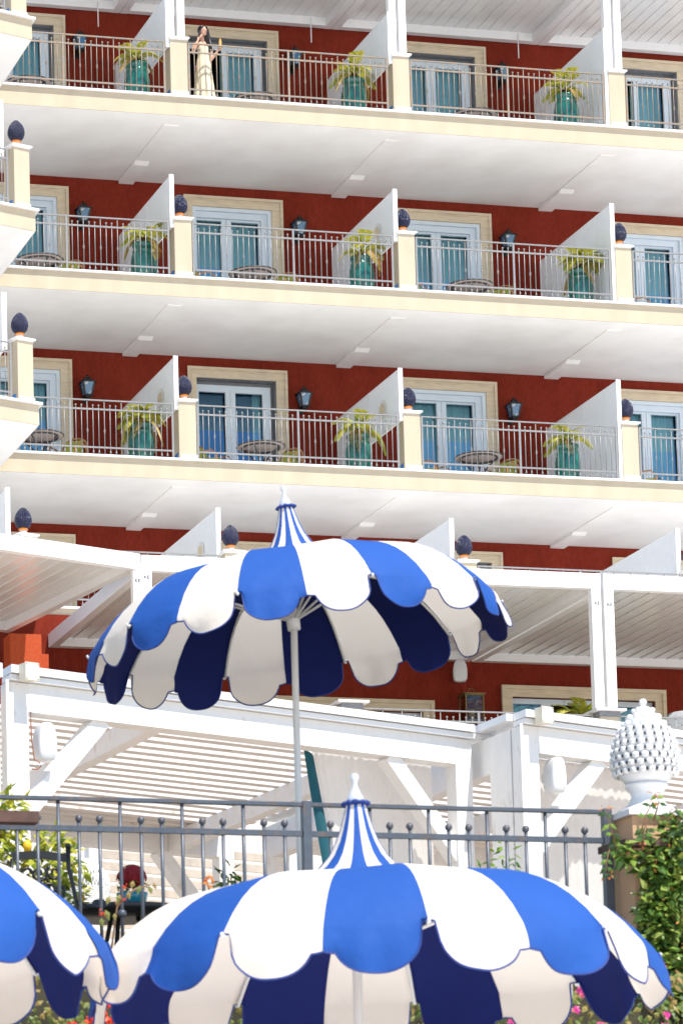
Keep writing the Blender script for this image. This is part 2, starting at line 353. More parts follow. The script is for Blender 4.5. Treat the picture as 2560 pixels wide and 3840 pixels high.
# doors
def curtain_mesh(x0, x1, y, z0, z1, amp=0.03, waves=9):
    mb = MB(); n = waves*8; pts = []
    for zz in (z0, (z0+z1)/2, z1):
        for i in range(n+1):
            t = i/n; pts.append((x0 + (x1-x0)*t, y + amp*math.sin(2*PI*waves*t + 0.6*math.sin(7*t)), zz))
    return mb.grid(pts, n+1, 3)
def door(j, k, style, left_open=False, dark=False):
    X = W*j; z = FZ[k]; y = DW
    fr = MB()
    lx0, lx1 = X + 1.197, X + 2.657
    if style == 'flush':
        # white casing with stepped reveal
        a0, a1, at_ = X + DX0 + 0.004, X + DX1 - 0.004, z + DH - 0.004
        for (i0, yy0, yy1) in ((0.0, y - 0.012, y + 0.05), (0.075, y + 0.05, y + 0.11)):
            o0 = a0 + i0; o1 = a1 - i0; ot = at_ - i0; w = 0.075 if i0 == 0 else 0.125
            wl = w if i0 == 0 else 0.03
            fr.box(o0, yy0, z, o0 + wl, yy1, ot); fr.box(o1 - w, yy0, z, o1, yy1, ot); fr.box(o0 + wl, yy0, ot - w, o1 - w, yy1, ot)
    else:
        fr.box(X + DX0 + 0.01, y + 0.13, z, X + 1.197, y + 0.19, z + 2.66)
        fr.box(X + 2.657, y + 0.13, z, X + 2.783, y + 0.19, z + 2.66)
        fr.box(X + 1.197, y + 0.13, z + 2.555, X + 2.657, y + 0.19, z + 2.66)
    leaf = []
    ly0, ly1 = y + 0.125, y + 0.185
    if style == 'flush': ly0, ly1 = y + 0.112, y + 0.17
    p1 = (X + 1.255, X + 1.822); p2 = (X + 2.033, X + 2.612); zt = z + 2.512; zb = z + 0.16
    xm = X + 1.926
    def leafframe(mb, a, b, q0, q1):
        mb.box(a, ly0, z + 0.02, q0, ly1, z + 2.57); mb.box(q1, ly0, z + 0.02, b, ly1, z + 2.57)
        mb.box(q0, ly0, zt, q1, ly1, z + 2.57); mb.box(q0, ly0, z + 0.02, q1, ly1, zb)
        mb.box(q0, ly0 - 0.008, zt - 0.001, q1, ly0 - 0.001, zt + 0.012)
    if not left_open: leafframe(fr, lx0, xm - 0.004, *p1)
    leafframe(fr, xm + 0.004, lx1, *p2)
    d = fr.build('door', M['frame'], hotel)
    # stone surround
    sb = MB(); s0, s1, st = X + 0.983, X + 3.09, z + 2.97
    sb.box(s0, y - 0.04, z, X + DX0, y - 0.003, st); sb.box(X + DX1, y - 0.04, z, s1, y - 0.003, st)
    sb.box(X + DX0, y - 0.04, z + DH, X + DX1, y - 0.003, st)
    sb.box(s0 - 0.008, y - 0.062, z, s0 + 0.05, y - 0.042, st + 0.008); sb.box(s1 - 0.05, y - 0.062, z, s1 + 0.008, y - 0.042, st + 0.008)
    sb.box(s0 + 0.05, y - 0.062, st - 0.05, s1 - 0.05, y - 0.042, st + 0.008)
    sb.box(s0 + 0.07, y - 0.05, z, s0 + 0.085, y - 0.042, st - 0.07); sb.box(s1 - 0.085, y - 0.05, z, s1 - 0.07, y - 0.042, st - 0.07)
    sb.box(s0 + 0.085, y - 0.05, st - 0.085, s1 - 0.085, y - 0.042, st - 0.07)
    sb.build('surround', M['stone'], d)
    rv = MB()
    rv.box(X + DX0 - 0.02, y + 0.0, z, X + DX0, y + 0.24, z + DH); rv.box(X + DX1, y, z, X + DX1 + 0.02, y + 0.24, z + DH); rv.box(X + DX0, y, z + DH, X + DX1, y + 0.24, z + DH + 0.02)
    rv.v = [(x + (0.003 if x > X + 2 else -0.003) * 0, yy, zz) for x, yy, zz in rv.v]
    rv2 = MB(); rv2.box(X + DX0 + 0.002, y + 0.002, z, X + DX0 + 0.008, y + 0.24, z + DH - 0.01); rv2.box(X + DX1 - 0.008, y + 0.002, z, X + DX1 - 0.002, y + 0.24, z + DH - 0.01)
    rv2.box(X + DX0 + 0.008, y + 0.002, z + DH - 0.010, X + DX1 - 0.008, y + 0.24, z + DH - 0.003)
    if style != 'flush': rv2.box(X + DX0 + 0.008, y + 0.2, z + 2.63, X + DX1 - 0.008, y + 0.23, z + DH - 0.012); rv2.box(X + 2.78, y + 0.2, z, X + DX1 - 0.008, y + 0.23, z + 2.63)
    if style != 'flush': rv2.build('reveal', M['reveal'], d)
    tilt = rnd(-0.004, 0.004)
    panes = [p2] if left_open else [p1, p2]
    for q0, q1 in panes:
        yy = (ly0 + ly1)/2
        MB().add([(q0-.01, yy, zb-.01), (q1+.01, yy + tilt, zb-.01), (q1+.01, yy + tilt + .085, zt+.01), (q0-.01, yy + .085, zt+.01)], [(0,1,2,3)]).build('pane', M['glass'], d)
    cx0 = X + 1.95 if left_open else X + 1.2
    if dark:
        cm = curtain_mesh(X + 2.46, X + 2.66, y + 0.36, z + 0.02, z + 2.6, 0.025, 3); 
    else:
        cm = curtain_mesh(cx0, X + 2.66, y + 0.36, z + 0.02, z + 2.6, 0.03, 9 if not left_open else 4)
    cm.build('curtain', M['curtain'], d)
    rm = MB(); a0, a1 = X + 1.1, X + 2.95
    rm.add([(a0, y+.26, z), (a1, y+.26, z), (a1, y+2.2, z), (a0, y+2.2, z), (a0, y+.26, z+2.9), (a1, y+.26, z+2.9), (a1, y+2.2, z+2.9), (a0, y+2.2, z+2.9)],
           [(0,1,2,3), (4,5,6,7), (1,2,6,5), (2,3,7,6), (3,0,4,7)])
    rm.build('room', M['dark'], d)
    return d
for k in (1, 2, 3, 4):
    for j in (-1, 0, 1, 2, 3):
        if j == -1 and k != 4: continue
        st = 'flush'
        if k == 1 or (k, j) == (3, 1) or k == 4: st = 'recessed'
        door(j, k, st, left_open=(k == 1 and j in (1, 3)), dark=(k, j) == (3, 1))
# restaurant storey: wall, wide doors, terrace, red column
RZ, RY, RW = -14.8, -8.6, -2.66
ops = [(5.2, 7.9, 2.26), (9.65, 12.5, 2.60), (1.0, 2.6, 1.75)]
ops.sort(); mb = MB(); xs = XL
for a, b, h in ops:
    mb.box(xs, RW, RZ, a, RW + 0.25, -10.965); mb.box(a, RW, RZ + h, b, RW + 0.25, -10.965); xs = b
mb.box(xs, RW, RZ, XR, RW + 0.25, -10.965); mb.build('wall', M['red'], hotel)
rs = MB().prism([wing(0, -5.5, 9), wing(0, -5.6, 0), (0.6, RY), (XR, RY), (XR, RW - 0.004), (XL, RW - 0.004)], RZ - 0.4, RZ).build('terrace_slab', M['cream'], hotel)
MB().prism([wing(0, -5.45, 9), wing(0, -5.5, 0), (0.6, RY + 0.08), (XR, RY + 0.08), (XR, RW), (XL, RW)], -26.6, RZ - 0.402).build('terrace_wall', M['whitewall'], hotel)
def wide_door(a, b, h, panes, name='door'):
    fr = MB(); y = RW + 0.1; z = RZ
    fr.box(a, y, z + h - 0.1, b, y + 0.08, z + h - 0.003)
    for q in panes: fr.box(q[0], y, z, q[1], y + 0.08, z + h - 0.1)
    d = fr.build(name, M['frame'], hotel)
    sb = MB(); s = 0.2
    for (i, y0, y1) in ((0, RW - 0.05, RW - 0.003),):
        sb.box(a - s, y0, z, a, y1, z + h + s); sb.box(b, y0, z, b + s, y1, z + h + s); sb.box(a, y0, z + h, b, y1, z + h + s)
    sb.box(a - s - .01, RW - 0.08, z, a - s + .06, RW - 0.052, z + h + s + .01); sb.box(b + s - .06, RW - 0.08, z, b + s + .01, RW - 0.052, z + h + s + .01)
    sb.box(a - s + .06, RW - 0.08, z + h + s - .06, b + s - .06, RW - 0.052, z + h + s + .01)
    sb.build('surround', M['stone'], d)
    rm = MB()
    rm.add([(a, y+.15, z), (b, y+.15, z), (b, y+3, z), (a, y+3, z), (a, y+.15, z+h), (b, y+.15, z+h), (b, y+3, z+h), (a, y+3, z+h)],
           [(0,1,2,3), (4,5,6,7), (1,2,6,5), (2,3,7,6), (3,0,4,7)])
    rm.build('room', M['dark'], d)
    return d
d = wide_door(9.65, 12.5, 2.60, [(9.65, 9.72), (10.27, 10.47), (11.5, 11.7), (12.43, 12.5)])
curtain_mesh(9.75, 10.25, RW + 0.3, RZ, RZ + 2.5, 0.02, 4).build('curtain', M['curtain'], d)
curtain_mesh(11.75, 12.4, RW + 0.3, RZ, RZ + 2.5, 0.02, 4).build('curtain', M['curtain'], d)
for q0, q1 in ((9.72, 10.27), (11.7, 12.43)):
    MB().add([(q0, RW+.14, RZ), (q1, RW+.14, RZ), (q1, RW+.14, RZ+2.5), (q0, RW+.14, RZ+2.5)], [(0,1,2,3)]).build('pane', M['glass'], d)
d = wide_door(5.2, 7.9, 2.26, [(5.2, 5.28), (7.75, 7.9)])
MB().box(5.28, RW + 0.06, RZ + 1.55, 7.75, RW + 0.1, RZ + 2.16).build('roller_shutter', M['alu'], d)
sh = MB()
for i in range(26):
    x = 5.45 + i*0.088; h = rnd(0.16, 0.27)
    sh.lathe([(0.03, 0), (0.032, h*0.6), (0.012, h*0.78), (0.012, h)], (x, RW + 1.1, RZ + 0.98 + (i % 2)*0.0), 8)
sh.box(5.3, RW + 0.95, RZ + 0.94, 7.7, RW + 1.25, RZ + 0.975); sh.build('bottle_shelf', M['brass'], d)
d = wide_door(1.0, 2.6, 1.75, [(1.0, 1.1), (2.5, 2.6)])
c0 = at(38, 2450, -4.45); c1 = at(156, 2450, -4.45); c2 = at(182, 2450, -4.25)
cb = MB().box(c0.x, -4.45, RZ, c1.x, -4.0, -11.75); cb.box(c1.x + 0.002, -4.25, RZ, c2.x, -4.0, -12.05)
cb.build('column', M['sunlit_red'], hotel)
# restaurant pillars
for j in (-1, 1, 2, 3):
    x0 = W*j - 0.36
    p = MB().box(x0, RY + 0.005, RZ, x0 + 0.34, RY + 0.345, RZ + 1.03).build('pillar', M['cream'], hotel)
    MB().box(x0 - 0.015, RY - 0.01, RZ + 1.032, x0 + 0.355, RY + 0.36, RZ + 1.12).build('band', M['reveal'], p)
    MB().box(x0 - 0.10, RY - 0.09, RZ + 1.122, x0 + 0.44, RY + 0.44, RZ + 1.16).build('cap', M['marble'], p)

# ------------------------------------------------------------------ balcony railings
SPC = 4.05 / 36
bs = MB(); bs.tube([(0,0,0.10), (0,0,0.955)], 0.0082, 6); bs.ball((0,0,0.966), 0.0195, 8, 6); bs.lathe([(0.006,0.105),(0.009,0.09),(0.017,0.07),(0.019,0.058),(0.013,0.044),(0.002,0.038)], seg=8)
ME_SHORT = bs.mesh('short_baluster', M['rail'])
bf = MB(); bf.tube([(0,0,0.0), (0,0,1.07)], 0.0082, 6)
for zz, r in ((0.505, 0.0165), (0.472, 0.022), (0.44, 0.0165)): bf.ball((0,0,zz), r, 8, 6, sc=(1,1,0.8))
ME_FULL = bf.mesh('long_baluster', M['rail'])
ME_SHORT_R = ME_SHORT.copy(); ME_SHORT_R.materials[0] = M['rail_rust']
ME_FULL_R = ME_FULL.copy(); ME_FULL_R.materials[0] = M['rail_rust']
ME_POST = MB().box(-0.019, -0.014, 0.0, 0.019, 0.014, 1.082).mesh('post', M['rail'])
ME_POST_R = ME_POST.copy(); ME_POST_R.materials[0] = M['rail_rust']
def railing(loc, n, label, group, rust=False, rz=0.0, mid=True, spc=SPC):
    t = thing('balcony_railing', label, 'railing', loc, rz, group); L = n*spc
    m = M['rail_rust'] if rust else M['rail']
    MB().box(0.019, -0.016, 1.058, L - 0.019, 0.016, 1.081).build('top_rail', m, t)
    MB().box(0.019, -0.012, 0.878, L - 0.019, 0.012, 0.908).build('middle_rail', m, t)
    MB().box(0.019, -0.012, 0.138, L - 0.019, 0.012, 0.166).build('bottom_rail', m, t)
    posts = [0, n] + ([n//2] if mid else [])
    for i in posts: link('post', ME_POST_R if rust else ME_POST, t, (i*spc, 0, 0))
    h = n//2 if mid else n
    for i in range(1, n):
        if i in posts: continue
        q = i if i < h else i - h
        full = (q % 3 == 0)
        me = (ME_FULL_R if full else ME_SHORT_R) if rust else (ME_FULL if full else ME_SHORT)
        link('baluster', me, t, (i*spc, 0, 0))
    return t
BAYD = {0: 'leftmost bay', 1: 'bay right of the first inner pillar', 2: 'bay between second and third inner pillars', 3: 'rightmost bay'}
for k in (1, 2, 3, 4):
    for j in range(0, 4):
        lab = {1: 'rust-flecked', 2: 'silver', 3: 'pale silver', 4: 'silver'}[k] + ' balcony railing of the ' + ROW[k] + ', ' + {0: 'leftmost bay', 1: 'second bay from left', 2: 'third bay from left', 3: 'rightmost bay'}[j]
        if (k, j) == (1, 1): lab = 'rust-flecked top floor balcony railing in front of the woman in the dress'
        railing((W*j + 0.018, FY[k] + 0.03, FZ[k]), 36, lab, 'balcony railings', rust=(k == 1))
    o = wing(0, 0.12, 0.56)
    railing((o[0] - 14*SPC*math.cos(A18), o[1] - 14*SPC*math.sin(A18), FZ[k]), 14, 'short railing beside the far left corner pillar, ' + ROW[k], 'balcony railings', rz=A18, mid=False)
for i, (x0, n) in enumerate(((4.6, 36), (9.15, 36))):
    railing((x0, RY + 0.15, RZ), n, ['silver restaurant terrace railing left of the twin white posts', 'silver restaurant terrace railing right of the twin white posts'][i], 'restaurant terrace railings', mid=True)
railing((0.3, RY + 0.15, RZ), 34, 'silver restaurant terrace railing behind the back umbrella', 'restaurant terrace railings')

# ------------------------------------------------------------------ privacy screens
def corr(mb, y0, y1, z0, z1, x=0.0, pitch=0.052):
    n = max(2, int((y1-y0)/pitch)); st = (y1-y0)/n; pts = []
    ys = []
    for i in range(n):
        ys += [(y0+i*st, 0.006), (y0+i*st+st*0.55, 0.006), (y0+i*st+st*0.6, -0.006), (y0+i*st+st*0.95, -0.006)]
    ys.append((y1, 0.006))
    for side in (-1, 1):
        vs = [(x + side*0.012 + o*side, y, z0) for y, o in ys] + [(x + side*0.012 + o*side, y, z1) for y, o in ys]
        m = len(ys); mb.add(vs, [(i, i+1, m+i+1, m+i) for i in range(m-1)])
    mb.box(x-0.016, y0, z1, x+0.016, y1, z1+0.03); mb.box(x-0.016, y0, z0-0.03, x+0.016, y1, z0)
    return mb
def screen(loc, front, full_front, label, group, hole, ztop=2.02, y1=3.6, rz=0.0):
    t = thing('privacy_screen', label, 'screen', loc, rz, group)
    if full_front: corr(MB(), front, 1.75, 0.06, ztop-0.03).build('front_panel', M['screen'], t)
    else: corr(MB(), front, 1.75, 1.0, ztop-0.03).build('front_panel', M['screen'], t)
    corr(MB(), 1.78, y1, 0.06, ztop-0.03).build('rear_panel', M['screen'], t)
    MB().box(-0.045, front-0.035, 0.0 if full_front else 0.97, 0.045, front-0.002, ztop+0.005).build('post', M['alu'], t)
    MB().box(-0.02, 1.752, 0.0, 0.02, 1.778, ztop).build('stile', M['alu'], t)
    if hole:
        hy, hz = hole; mb = MB(); pts = []
        for r in (0.95, 1.25):
            for i in range(24):
                a = 2*PI*i/24; pts.append((-0.024 if r < 1 else -0.022, hy + 0.19*r*math.cos(a), hz + 0.15*r*math.sin(a)))
        mb.grid(pts, 24, 2, wrap=True)
        mb.add([(-0.030, hy + 0.19*math.cos(2*PI*i/24)*1.12, hz + 0.15*1.12*math.sin(2*PI*i/24)) for i in range(24)], [tuple(range(24))])
        mb2 = MB().add([(-0.033, hy + 0.15*math.cos(2*PI*i/24), hz + 0.115*math.sin(2*PI*i/24)) for i in range(24)], [tuple(range(24))])
        pw = mb.build('porthole', M['alu'], t); mb2.build('porthole_pane', M['stone'], pw)
    return t
SB = {1: 'left', 2: 'middle', 3: 'right'}
for k in (1, 2, 3, 4):
    for j in (1, 2, 3):
        fr = FY[k] + (0.30 if k == 4 else 0.06)
        zt = 2.02
        lab = f'white corrugated privacy screen by the {SB[j]} inner pillar, {ROW[k]}'
        hole = (1.0, 1.47) if (k, j) in ((3, 1), (3, 2), (2, 2)) else ((FY[k] + 1.3, 1.45) if k == 4 and j < 3 else None)
        t = screen((W*j - 0.39, 0, FZ[k]), fr, j == 3 or k == 4, lab, 'balcony privacy screens', hole, zt)
    o = wing(0, 0, 0.62)
    screen((o[0] - 0.02, o[1], FZ[k]), 0.25, False, f'white corrugated privacy screen at the far left edge, {ROW[k]}', 'balcony privacy screens', None, rz=A18*0.0, y1=5.5)
p = at(300, 2540, -5.0)
screen((p.x + 0.35, -5.2, RZ), -2.2, True, 'grey corrugated screen above the wooden pergola roof at left', 'balcony privacy screens', None, ztop=2.15, y1=2.4)

# ------------------------------------------------------------------ wall lanterns
def make_lantern():
    t = thing('wall_lantern', '', 'lantern'); t.scale = (0.92, 0.95, 0.95)
    b = MB(); b.lathe([(0.10, 0.0), (0.105, 0.012), (0.075, 0.05), (0.06, 0.10), (0.02, 0.125), (0.012, 0.15), (0.02, 0.16), (0.002, 0.175)], (0,0,0.27), 4, smooth=False)
    b.v = [((x-y)*0.7071*1.35, (x+y)*0.7071*1.35, z) for x, y, z in b.v]
    b.box(-0.165, -0.165, 0.255, 0.165, 0.165, 0.272); b.build('hood', M['black'], t)
    f = MB()
    for sx in (-1, 1):
        for sy in (-1, 1): f.bar((sx*0.125, sy*0.125, 0.255), (sx*0.075, sy*0.075, 0.0), 0.034, 0.034, (1, 0, 0))
    f.box(-0.09, -0.09, -0.03, 0.09, 0.09, 0.0); f.box(-0.06, -0.06, -0.06, 0.06, 0.06, -0.031); f.lathe([(0.045, -0.06), (0.03, -0.09), (0.012, -0.11)], seg=10)
    f.box(-0.03, 0.08, -0.03, 0.03, 0.20, 0.0); f.box(-0.05, 0.20, -0.12, 0.05, 0.218, 0.14); f.build('body', M['black'], t)
    g = MB()
    for (ax, ay) in ((0, -1), (-1, 0), (1, 0)):
        w0, w1, d0, d1 = 0.066, 0.112, 0.078, 0.126
        if ay: g.add([(-w0, ay*d0, 0.0), (w0, ay*d0, 0.0), (w1, ay*d1, 0.255), (-w1, ay*d1, 0.255)], [(0,1,2,3)])
        else: g.add([(ax*d0, -w0, 0.0), (ax*d0, w0, 0.0), (ax*d1, w1, 0.255), (ax*d1, -w1, 0.255)], [(0,1,2,3)])
    g.build('glass', M['lampglass'], t)
    return t
lan = make_lantern(); first = True
for k in (1, 2, 3):
    for j in (0, 1, 2):
        lab = f'black wall lantern on the red wall of the {ROW[k]}, {["leftmost", "middle", "right"][j]} of its three'
        loc = (W*j + 3.38 + (-0.03 if j == 0 else 0), DW - 0.225, FZ[k] + 2.21)
        if k == 3 and j == 0: loc = (W*j + 3.36, DW - 0.225, FZ[k] + 2.21)
        if first: lan.location = loc; lan['label'] = lab; lan['group'] = 'wall lanterns'; first = False
        else: dup(lan, loc, 0, lab, 'wall lanterns')

# ------------------------------------------------------------------ pine cone ornaments
def cone_profile(t):   # radius (0..1) along height t
    k = ((0, .58), (.14, .86), (.32, 1.0), (.5, .97), (.7, .80), (.85, .53), (.95, .27), (1.01, .09))
    for a, b in zip(k, k[1:]):
        if a[0] <= t <= b[0]: return a[1] + (b[1] - a[1])*(t - a[0])/(b[0] - a[0])
    return .06
def make_pinecone():
    t = thing('pinecone_ornament', '', 'ornament')
    core = MB(); H = 0.355; Rm = 0.140; z0 = 0.147
    core.lathe([(max(0.002, Rm*0.93*cone_profile(i/14)), z0 + H*i/14) for i in range(15)], seg=16)
    rows = 16
    for i in range(rows):
        tt = (i + 0.3)/rows; r = Rm*cone_profile(tt); n = max(4, int(2*PI*r/0.040))
        for q in range(n):
            a = 2*PI*(q + 0.5*(i % 2))/n
            core.ball((r*math.cos(a), r*math.sin(a), z0 + H*tt), 0.0200, 8, 6, sc=(1, 1, 1.1))
    core.ball((0, 0, z0 + H), 0.02, 6, 5)
    core.build('cone', M['navy'], t)
    MB().lathe([(0.075, 0.092), (0.088, 0.10), (0.084, 0.125), (0.07, 0.14)], seg=16).build('collar', M['orange'], t)
    MB().lathe([(0.125, 0.0), (0.12, 0.014), (0.09, 0.03), (0.07, 0.05), (0.066, 0.095)], seg=16).build('base', M['ceramic'], t)
    return t
pc = make_pinecone(); first = True
spots = []
for k in (2, 3, 4):
    for j in (1, 2, 3):
        spots.append(((W*j - 0.19, FY[k] + 0.19, FZ[k] + 1.174), f'glossy navy pinecone ornament on the {SB[j]} inner pillar, {ROW[k]}'))
    o = wing(0, 0, 0.09)
    spots.append(((o[0] - 0.165*math.cos(A18) - 0.2*math.sin(A18), o[1] - 0.165*math.sin(A18) + 0.2*math.cos(A18), FZ[k] + 1.174), f'glossy navy pinecone ornament on the far left corner pillar, {ROW[k]}'))
for i, (loc, lab) in enumerate(spots):
    if i == 0: pc.location = loc; pc['label'] = lab; pc['group'] = 'navy pinecone ornaments'
    else: dup(pc, loc, i*0.7, lab, 'navy pinecone ornaments')
# ------------------------------------------------------------------ potted palms
def frond_mesh(seed, L=0.85, droop=1.0, dry=False):
    r = random.Random(seed); mb = MB(); n = 20; pts = []
    for i in range(n+1):
        t = i/n
        x = L*(t*0.92 - 0.16*t**3*droop); z = L*(0.62*t - 0.85*droop*t**2.1)
        pts.append(Vector((x, 0.02*math.sin(3*t + seed), z)))
    mb.tube(pts, [0.010*(1 - 0.8*i/n) + 0.0015 for i in range(n+1)], 5)
    for i in range(4, n+1):
        t = i/n; d = (pts[min(i+1, n)] - pts[i-1]).normalized()
        for half in range(2):
            base = pts[i].lerp(pts[i-1], half*0.5)
            ll = L*(0.34*math.sin(PI*min(1, t*0.86 + 0.12))**0.7 + 0.03)*r.uniform(0.85, 1.1)
            for s in (-1, 1):
                dd = (d*0.75 + Vector((0, s*0.85, 0.12))).normalized() + Vector((0, 0, -0.22*droop))
                dd = dd.normalized(); w = 0.012
                x = dd.cross(Vector((0.2, 0, 1))).normalized()*w
                e1 = base + dd*ll*0.55; e2 = base + dd*ll + Vector((0, 0, -0.20*ll*droop))
                mb.add([base - x*.4, base + x*.4, e1 + x, e1 - x, e2], [(0,1,2,3), (3,2,4)])
    return mb.mesh('frond', M['frond_dry'] if dry else M['frond'])
FR = [frond_mesh(i, rnd(0.72, 0.9), dr) for i, dr in enumerate((0.6, 0.8, 1.0, 1.15, 1.3, 1.5))]
FRD = [frond_mesh(20 + i, 0.7, 1.7, True) for i in range(2)]
pt = MB()
def ribmod(a, t): return 1 + (0.035*abs(math.sin(9*a)) if 0.05 < t < 0.72 else 0.0)
pt.lathe([(0.19, 0.0), (0.205, 0.03), (0.235, 0.18), (0.252, 0.36), (0.25, 0.52), (0.232, 0.64), (0.213, 0.70), (0.222, 0.712), (0.222, 0.735), (0.205, 0.745), (0.205, 0.82), (0.222, 0.85), (0.232, 0.875), (0.225, 0.90), (0.19, 0.90), (0.185, 0.85), (0.002, 0.84)], seg=72, mod=ribmod)
ME_POT = pt.mesh('pot', M['teal'])
tk = MB()
for i in range(46):
    a = rnd(0, 2*PI); z = rnd(0.0, 0.17); r = 0.065 - 0.1*z
    tk.leaf((r*math.cos(a), r*math.sin(a), 0.83 + z), (math.cos(a)*0.7, math.sin(a)*0.7, 1), (math.cos(a), math.sin(a), -0.4), 0.09, 0.05)
tk.lathe([(0.075, 0.82), (0.07, 0.93), (0.05, 1.02), (0.02, 1.04)], seg=10)
ME_TRUNK = tk.mesh('trunk', M['soil'])
def palm(loc, label, seed, n=15, sc=1.0, up=0.0, dry=2, droopmin=0, squash=1.0):
    r = random.Random(seed)
    t = thing('potted_palm', label, 'potted palm', loc, r.uniform(0, 6), 'potted palms on the balconies')
    q = link('pot', ME_POT, t); q.scale = (0.98, 0.98, 0.9); q = link('trunk', ME_TRUNK, t); q.scale = (1, 1, 0.9)
    for i in range(n):
        lvl = i/n
        me = FR[min(5, max(droopmin, int(lvl*5.6 + r.uniform(-.6, .6))))] if i < n - dry else r.choice(FRD)
        f = link('frond', me, t, (0, 0, 0.90 - 0.05*lvl))
        az = i*2.399 + r.uniform(-.35, .35)
        f.rotation_euler = (r.uniform(-.3, .3), up*-1 - 0.55*(1 - lvl) + r.uniform(-.12, .12), az)
        s = sc*r.uniform(0.8, 1.05); f.scale = (s, s, s*squash)
    return t
for i, (k, j, dx, n, sc, up, dm) in enumerate(((1,1,-.78,13,.72,.1,0),(1,2,-.88,13,.78,.05,0),(1,3,-.94,13,.74,.15,0),(2,1,-.72,11,.78,.0,0),(2,2,-.82,13,.74,0,0),(2,3,-.78,18,.84,.1,0),(3,1,-.86,22,.88,.0,1),(3,2,-1.0,15,.80,0,0),(3,3,-1.18,13,.74,.05,0))):
    lab = ['bright green palm in teal pot', 'feathery palm in teal glazed pot', 'palm with pale fronds in teal pot', 'orange-tipped palm in teal pot', 'palm with hanging dry fronds in teal pot', 'dense yellow-green palm in teal pot', 'bushy drooping palm hiding its teal pot', 'yellow-green palm in glossy teal pot', 'sparse drooping palm in teal pot'][i]
    palm((W*j + dx - 0.075, 0.62, FZ[k]), lab + f', {ROW[k]}, {["left", "middle", "right"][j-1]}', 40 + i, n, sc, up, 2 if i not in (4, 6) else 4, dm)
palm((W*1 - 0.80, -1.2, FZ[4] - 0.28), 'palm with yellow fronds beside the porthole screen above the white pergola frame', 70, 12, .7, .35, 3)
pf = at(2170, 2695, -7.7); palm((pf.x, -7.7, pf.z - 0.95), 'bright green palm behind the restaurant terrace railing', 71, 16, .85, .1, 0)

# ------------------------------------------------------------------ tables and rattan chairs
def make_table():
    t = thing('bistro_table', '', 'table')
    t.scale = (0.95, 0.95, 0.9)
    MB().lathe([(0.0, 0.70), (0.482, 0.70), (0.49, 0.708), (0.49, 0.722), (0.482, 0.73), (0.0, 0.73)], seg=40, cap=False).build('tabletop', M['tabletop'], t)
    rg = MB(); pts = [(0.385*math.cos(2*PI*i/40), 0.385*math.sin(2*PI*i/40), 0.682) for i in range(41)]
    rg.tube(pts, 0.02, 6, cap=False)
    pts = [(0.49*math.cos(2*PI*i/48), 0.49*math.sin(2*PI*i/48), 0.716) for i in range(49)]
    rg.tube(pts, 0.016, 6, cap=False); rg.build('ring', M['charcoal'], t)
    for i in range(4):
        a = PI/4 + i*PI/2; c, s = math.cos(a), math.sin(a)
        MB().tube([(c*r, s*r, z) for r, z in ((0.38, 0.67), (0.25, 0.55), (0.13, 0.42), (0.10, 0.32), (0.16, 0.16), (0.28, 0.0))], 0.017, 6).build('leg', M['charcoal'], t)
    return t
tb = make_table(); first = True
for k in (1, 2, 3):
    for j in (0, 1, 2):
        lab = f'round taupe bistro table with dark metal legs, {ROW[k]}, {["left", "second", "third"][j]} bay'
        loc = (W*j + {1: (1.75, 1.87, 1.95), 2: (1.88, 1.69, 1.70), 3: (1.74, 1.66, 1.64)}[k][j], {1: 1.58, 2: 1.46, 3: 1.16}[k], FZ[k])
        if first: tb.location = loc; tb['label'] = lab; tb['group'] = 'bistro tables'; first = False
        else: dup(tb, loc, rnd(0, 1), lab, 'bistro tables')
def make_chair():       # faces -y
    t = thing('rattan_chair', '', 'chair')
    MB().box(-0.25, -0.27, 0.40, 0.25, 0.22, 0.43).build('seat', M['rattan'], t)
    cb = MB(); cb.box(-0.23, -0.25, 0.432, 0.23, 0.17, 0.50); cb.build('seat_cushion', M['cushion'], t)
    bk = MB(); pts = []
    for i in range(13):
        a = PI*(i/12); pts.append((0.28*math.cos(a), 0.24 + 0.05*math.sin(a), 0.45 + 0.42*math.sin(a)**0.5))
    bk.tube(pts, 0.02, 6)
    for i in range(1, 8):
        x = -0.21 + 0.0525*i; bk.tube([(x, 0.24, 0.43), (x, 0.285, 0.83)], 0.008, 5)
    bk.build('backrest', M['rattan'], t)
    b2 = MB(); b2.hexa([(-.2, .17, .50), (.2, .17, .50), (.2, .225, .50), (-.2, .225, .50), (-.18, .215, .80), (.18, .215, .80), (.18, .265, .80), (-.18, .265, .80)]); b2.build('back_cushion', M['cushion'], t)
    for s in (-1, 1):
        MB().tube([(s*0.28, 0.24, 0.45), (s*0.32, 0.05, 0.64), (s*0.32, -0.2, 0.64), (s*0.28, -0.30, 0.55), (s*0.26, -0.27, 0.0)], 0.018, 6).build('armrest', M['rattan'], t)
        MB().tube([(s*0.25, 0.22, 0.42), (s*0.27, 0.27, 0.0)], 0.018, 6).build('leg', M['rattan'], t)
        MB().tube([(s*0.29, 0.0, 0.52), (s*0.29, 0.0, 0.56)], 0.024, 6).build('binding', M['charcoal'], t)
    return t
ch = make_chair(); first = True
CH = []
for k in (1, 2, 3):
    for j in (0, 1, 2, 3):
        if j < 3: CH.append((k, j, W*j + [2.50, 2.36, 2.4][j], 1.78, -0.75, 'right of the round table'))
        if j > 0: CH.append((k, j, W*j + (0.86 if j < 3 else 0.95), 1.85, 0.7, 'left of the round table'))
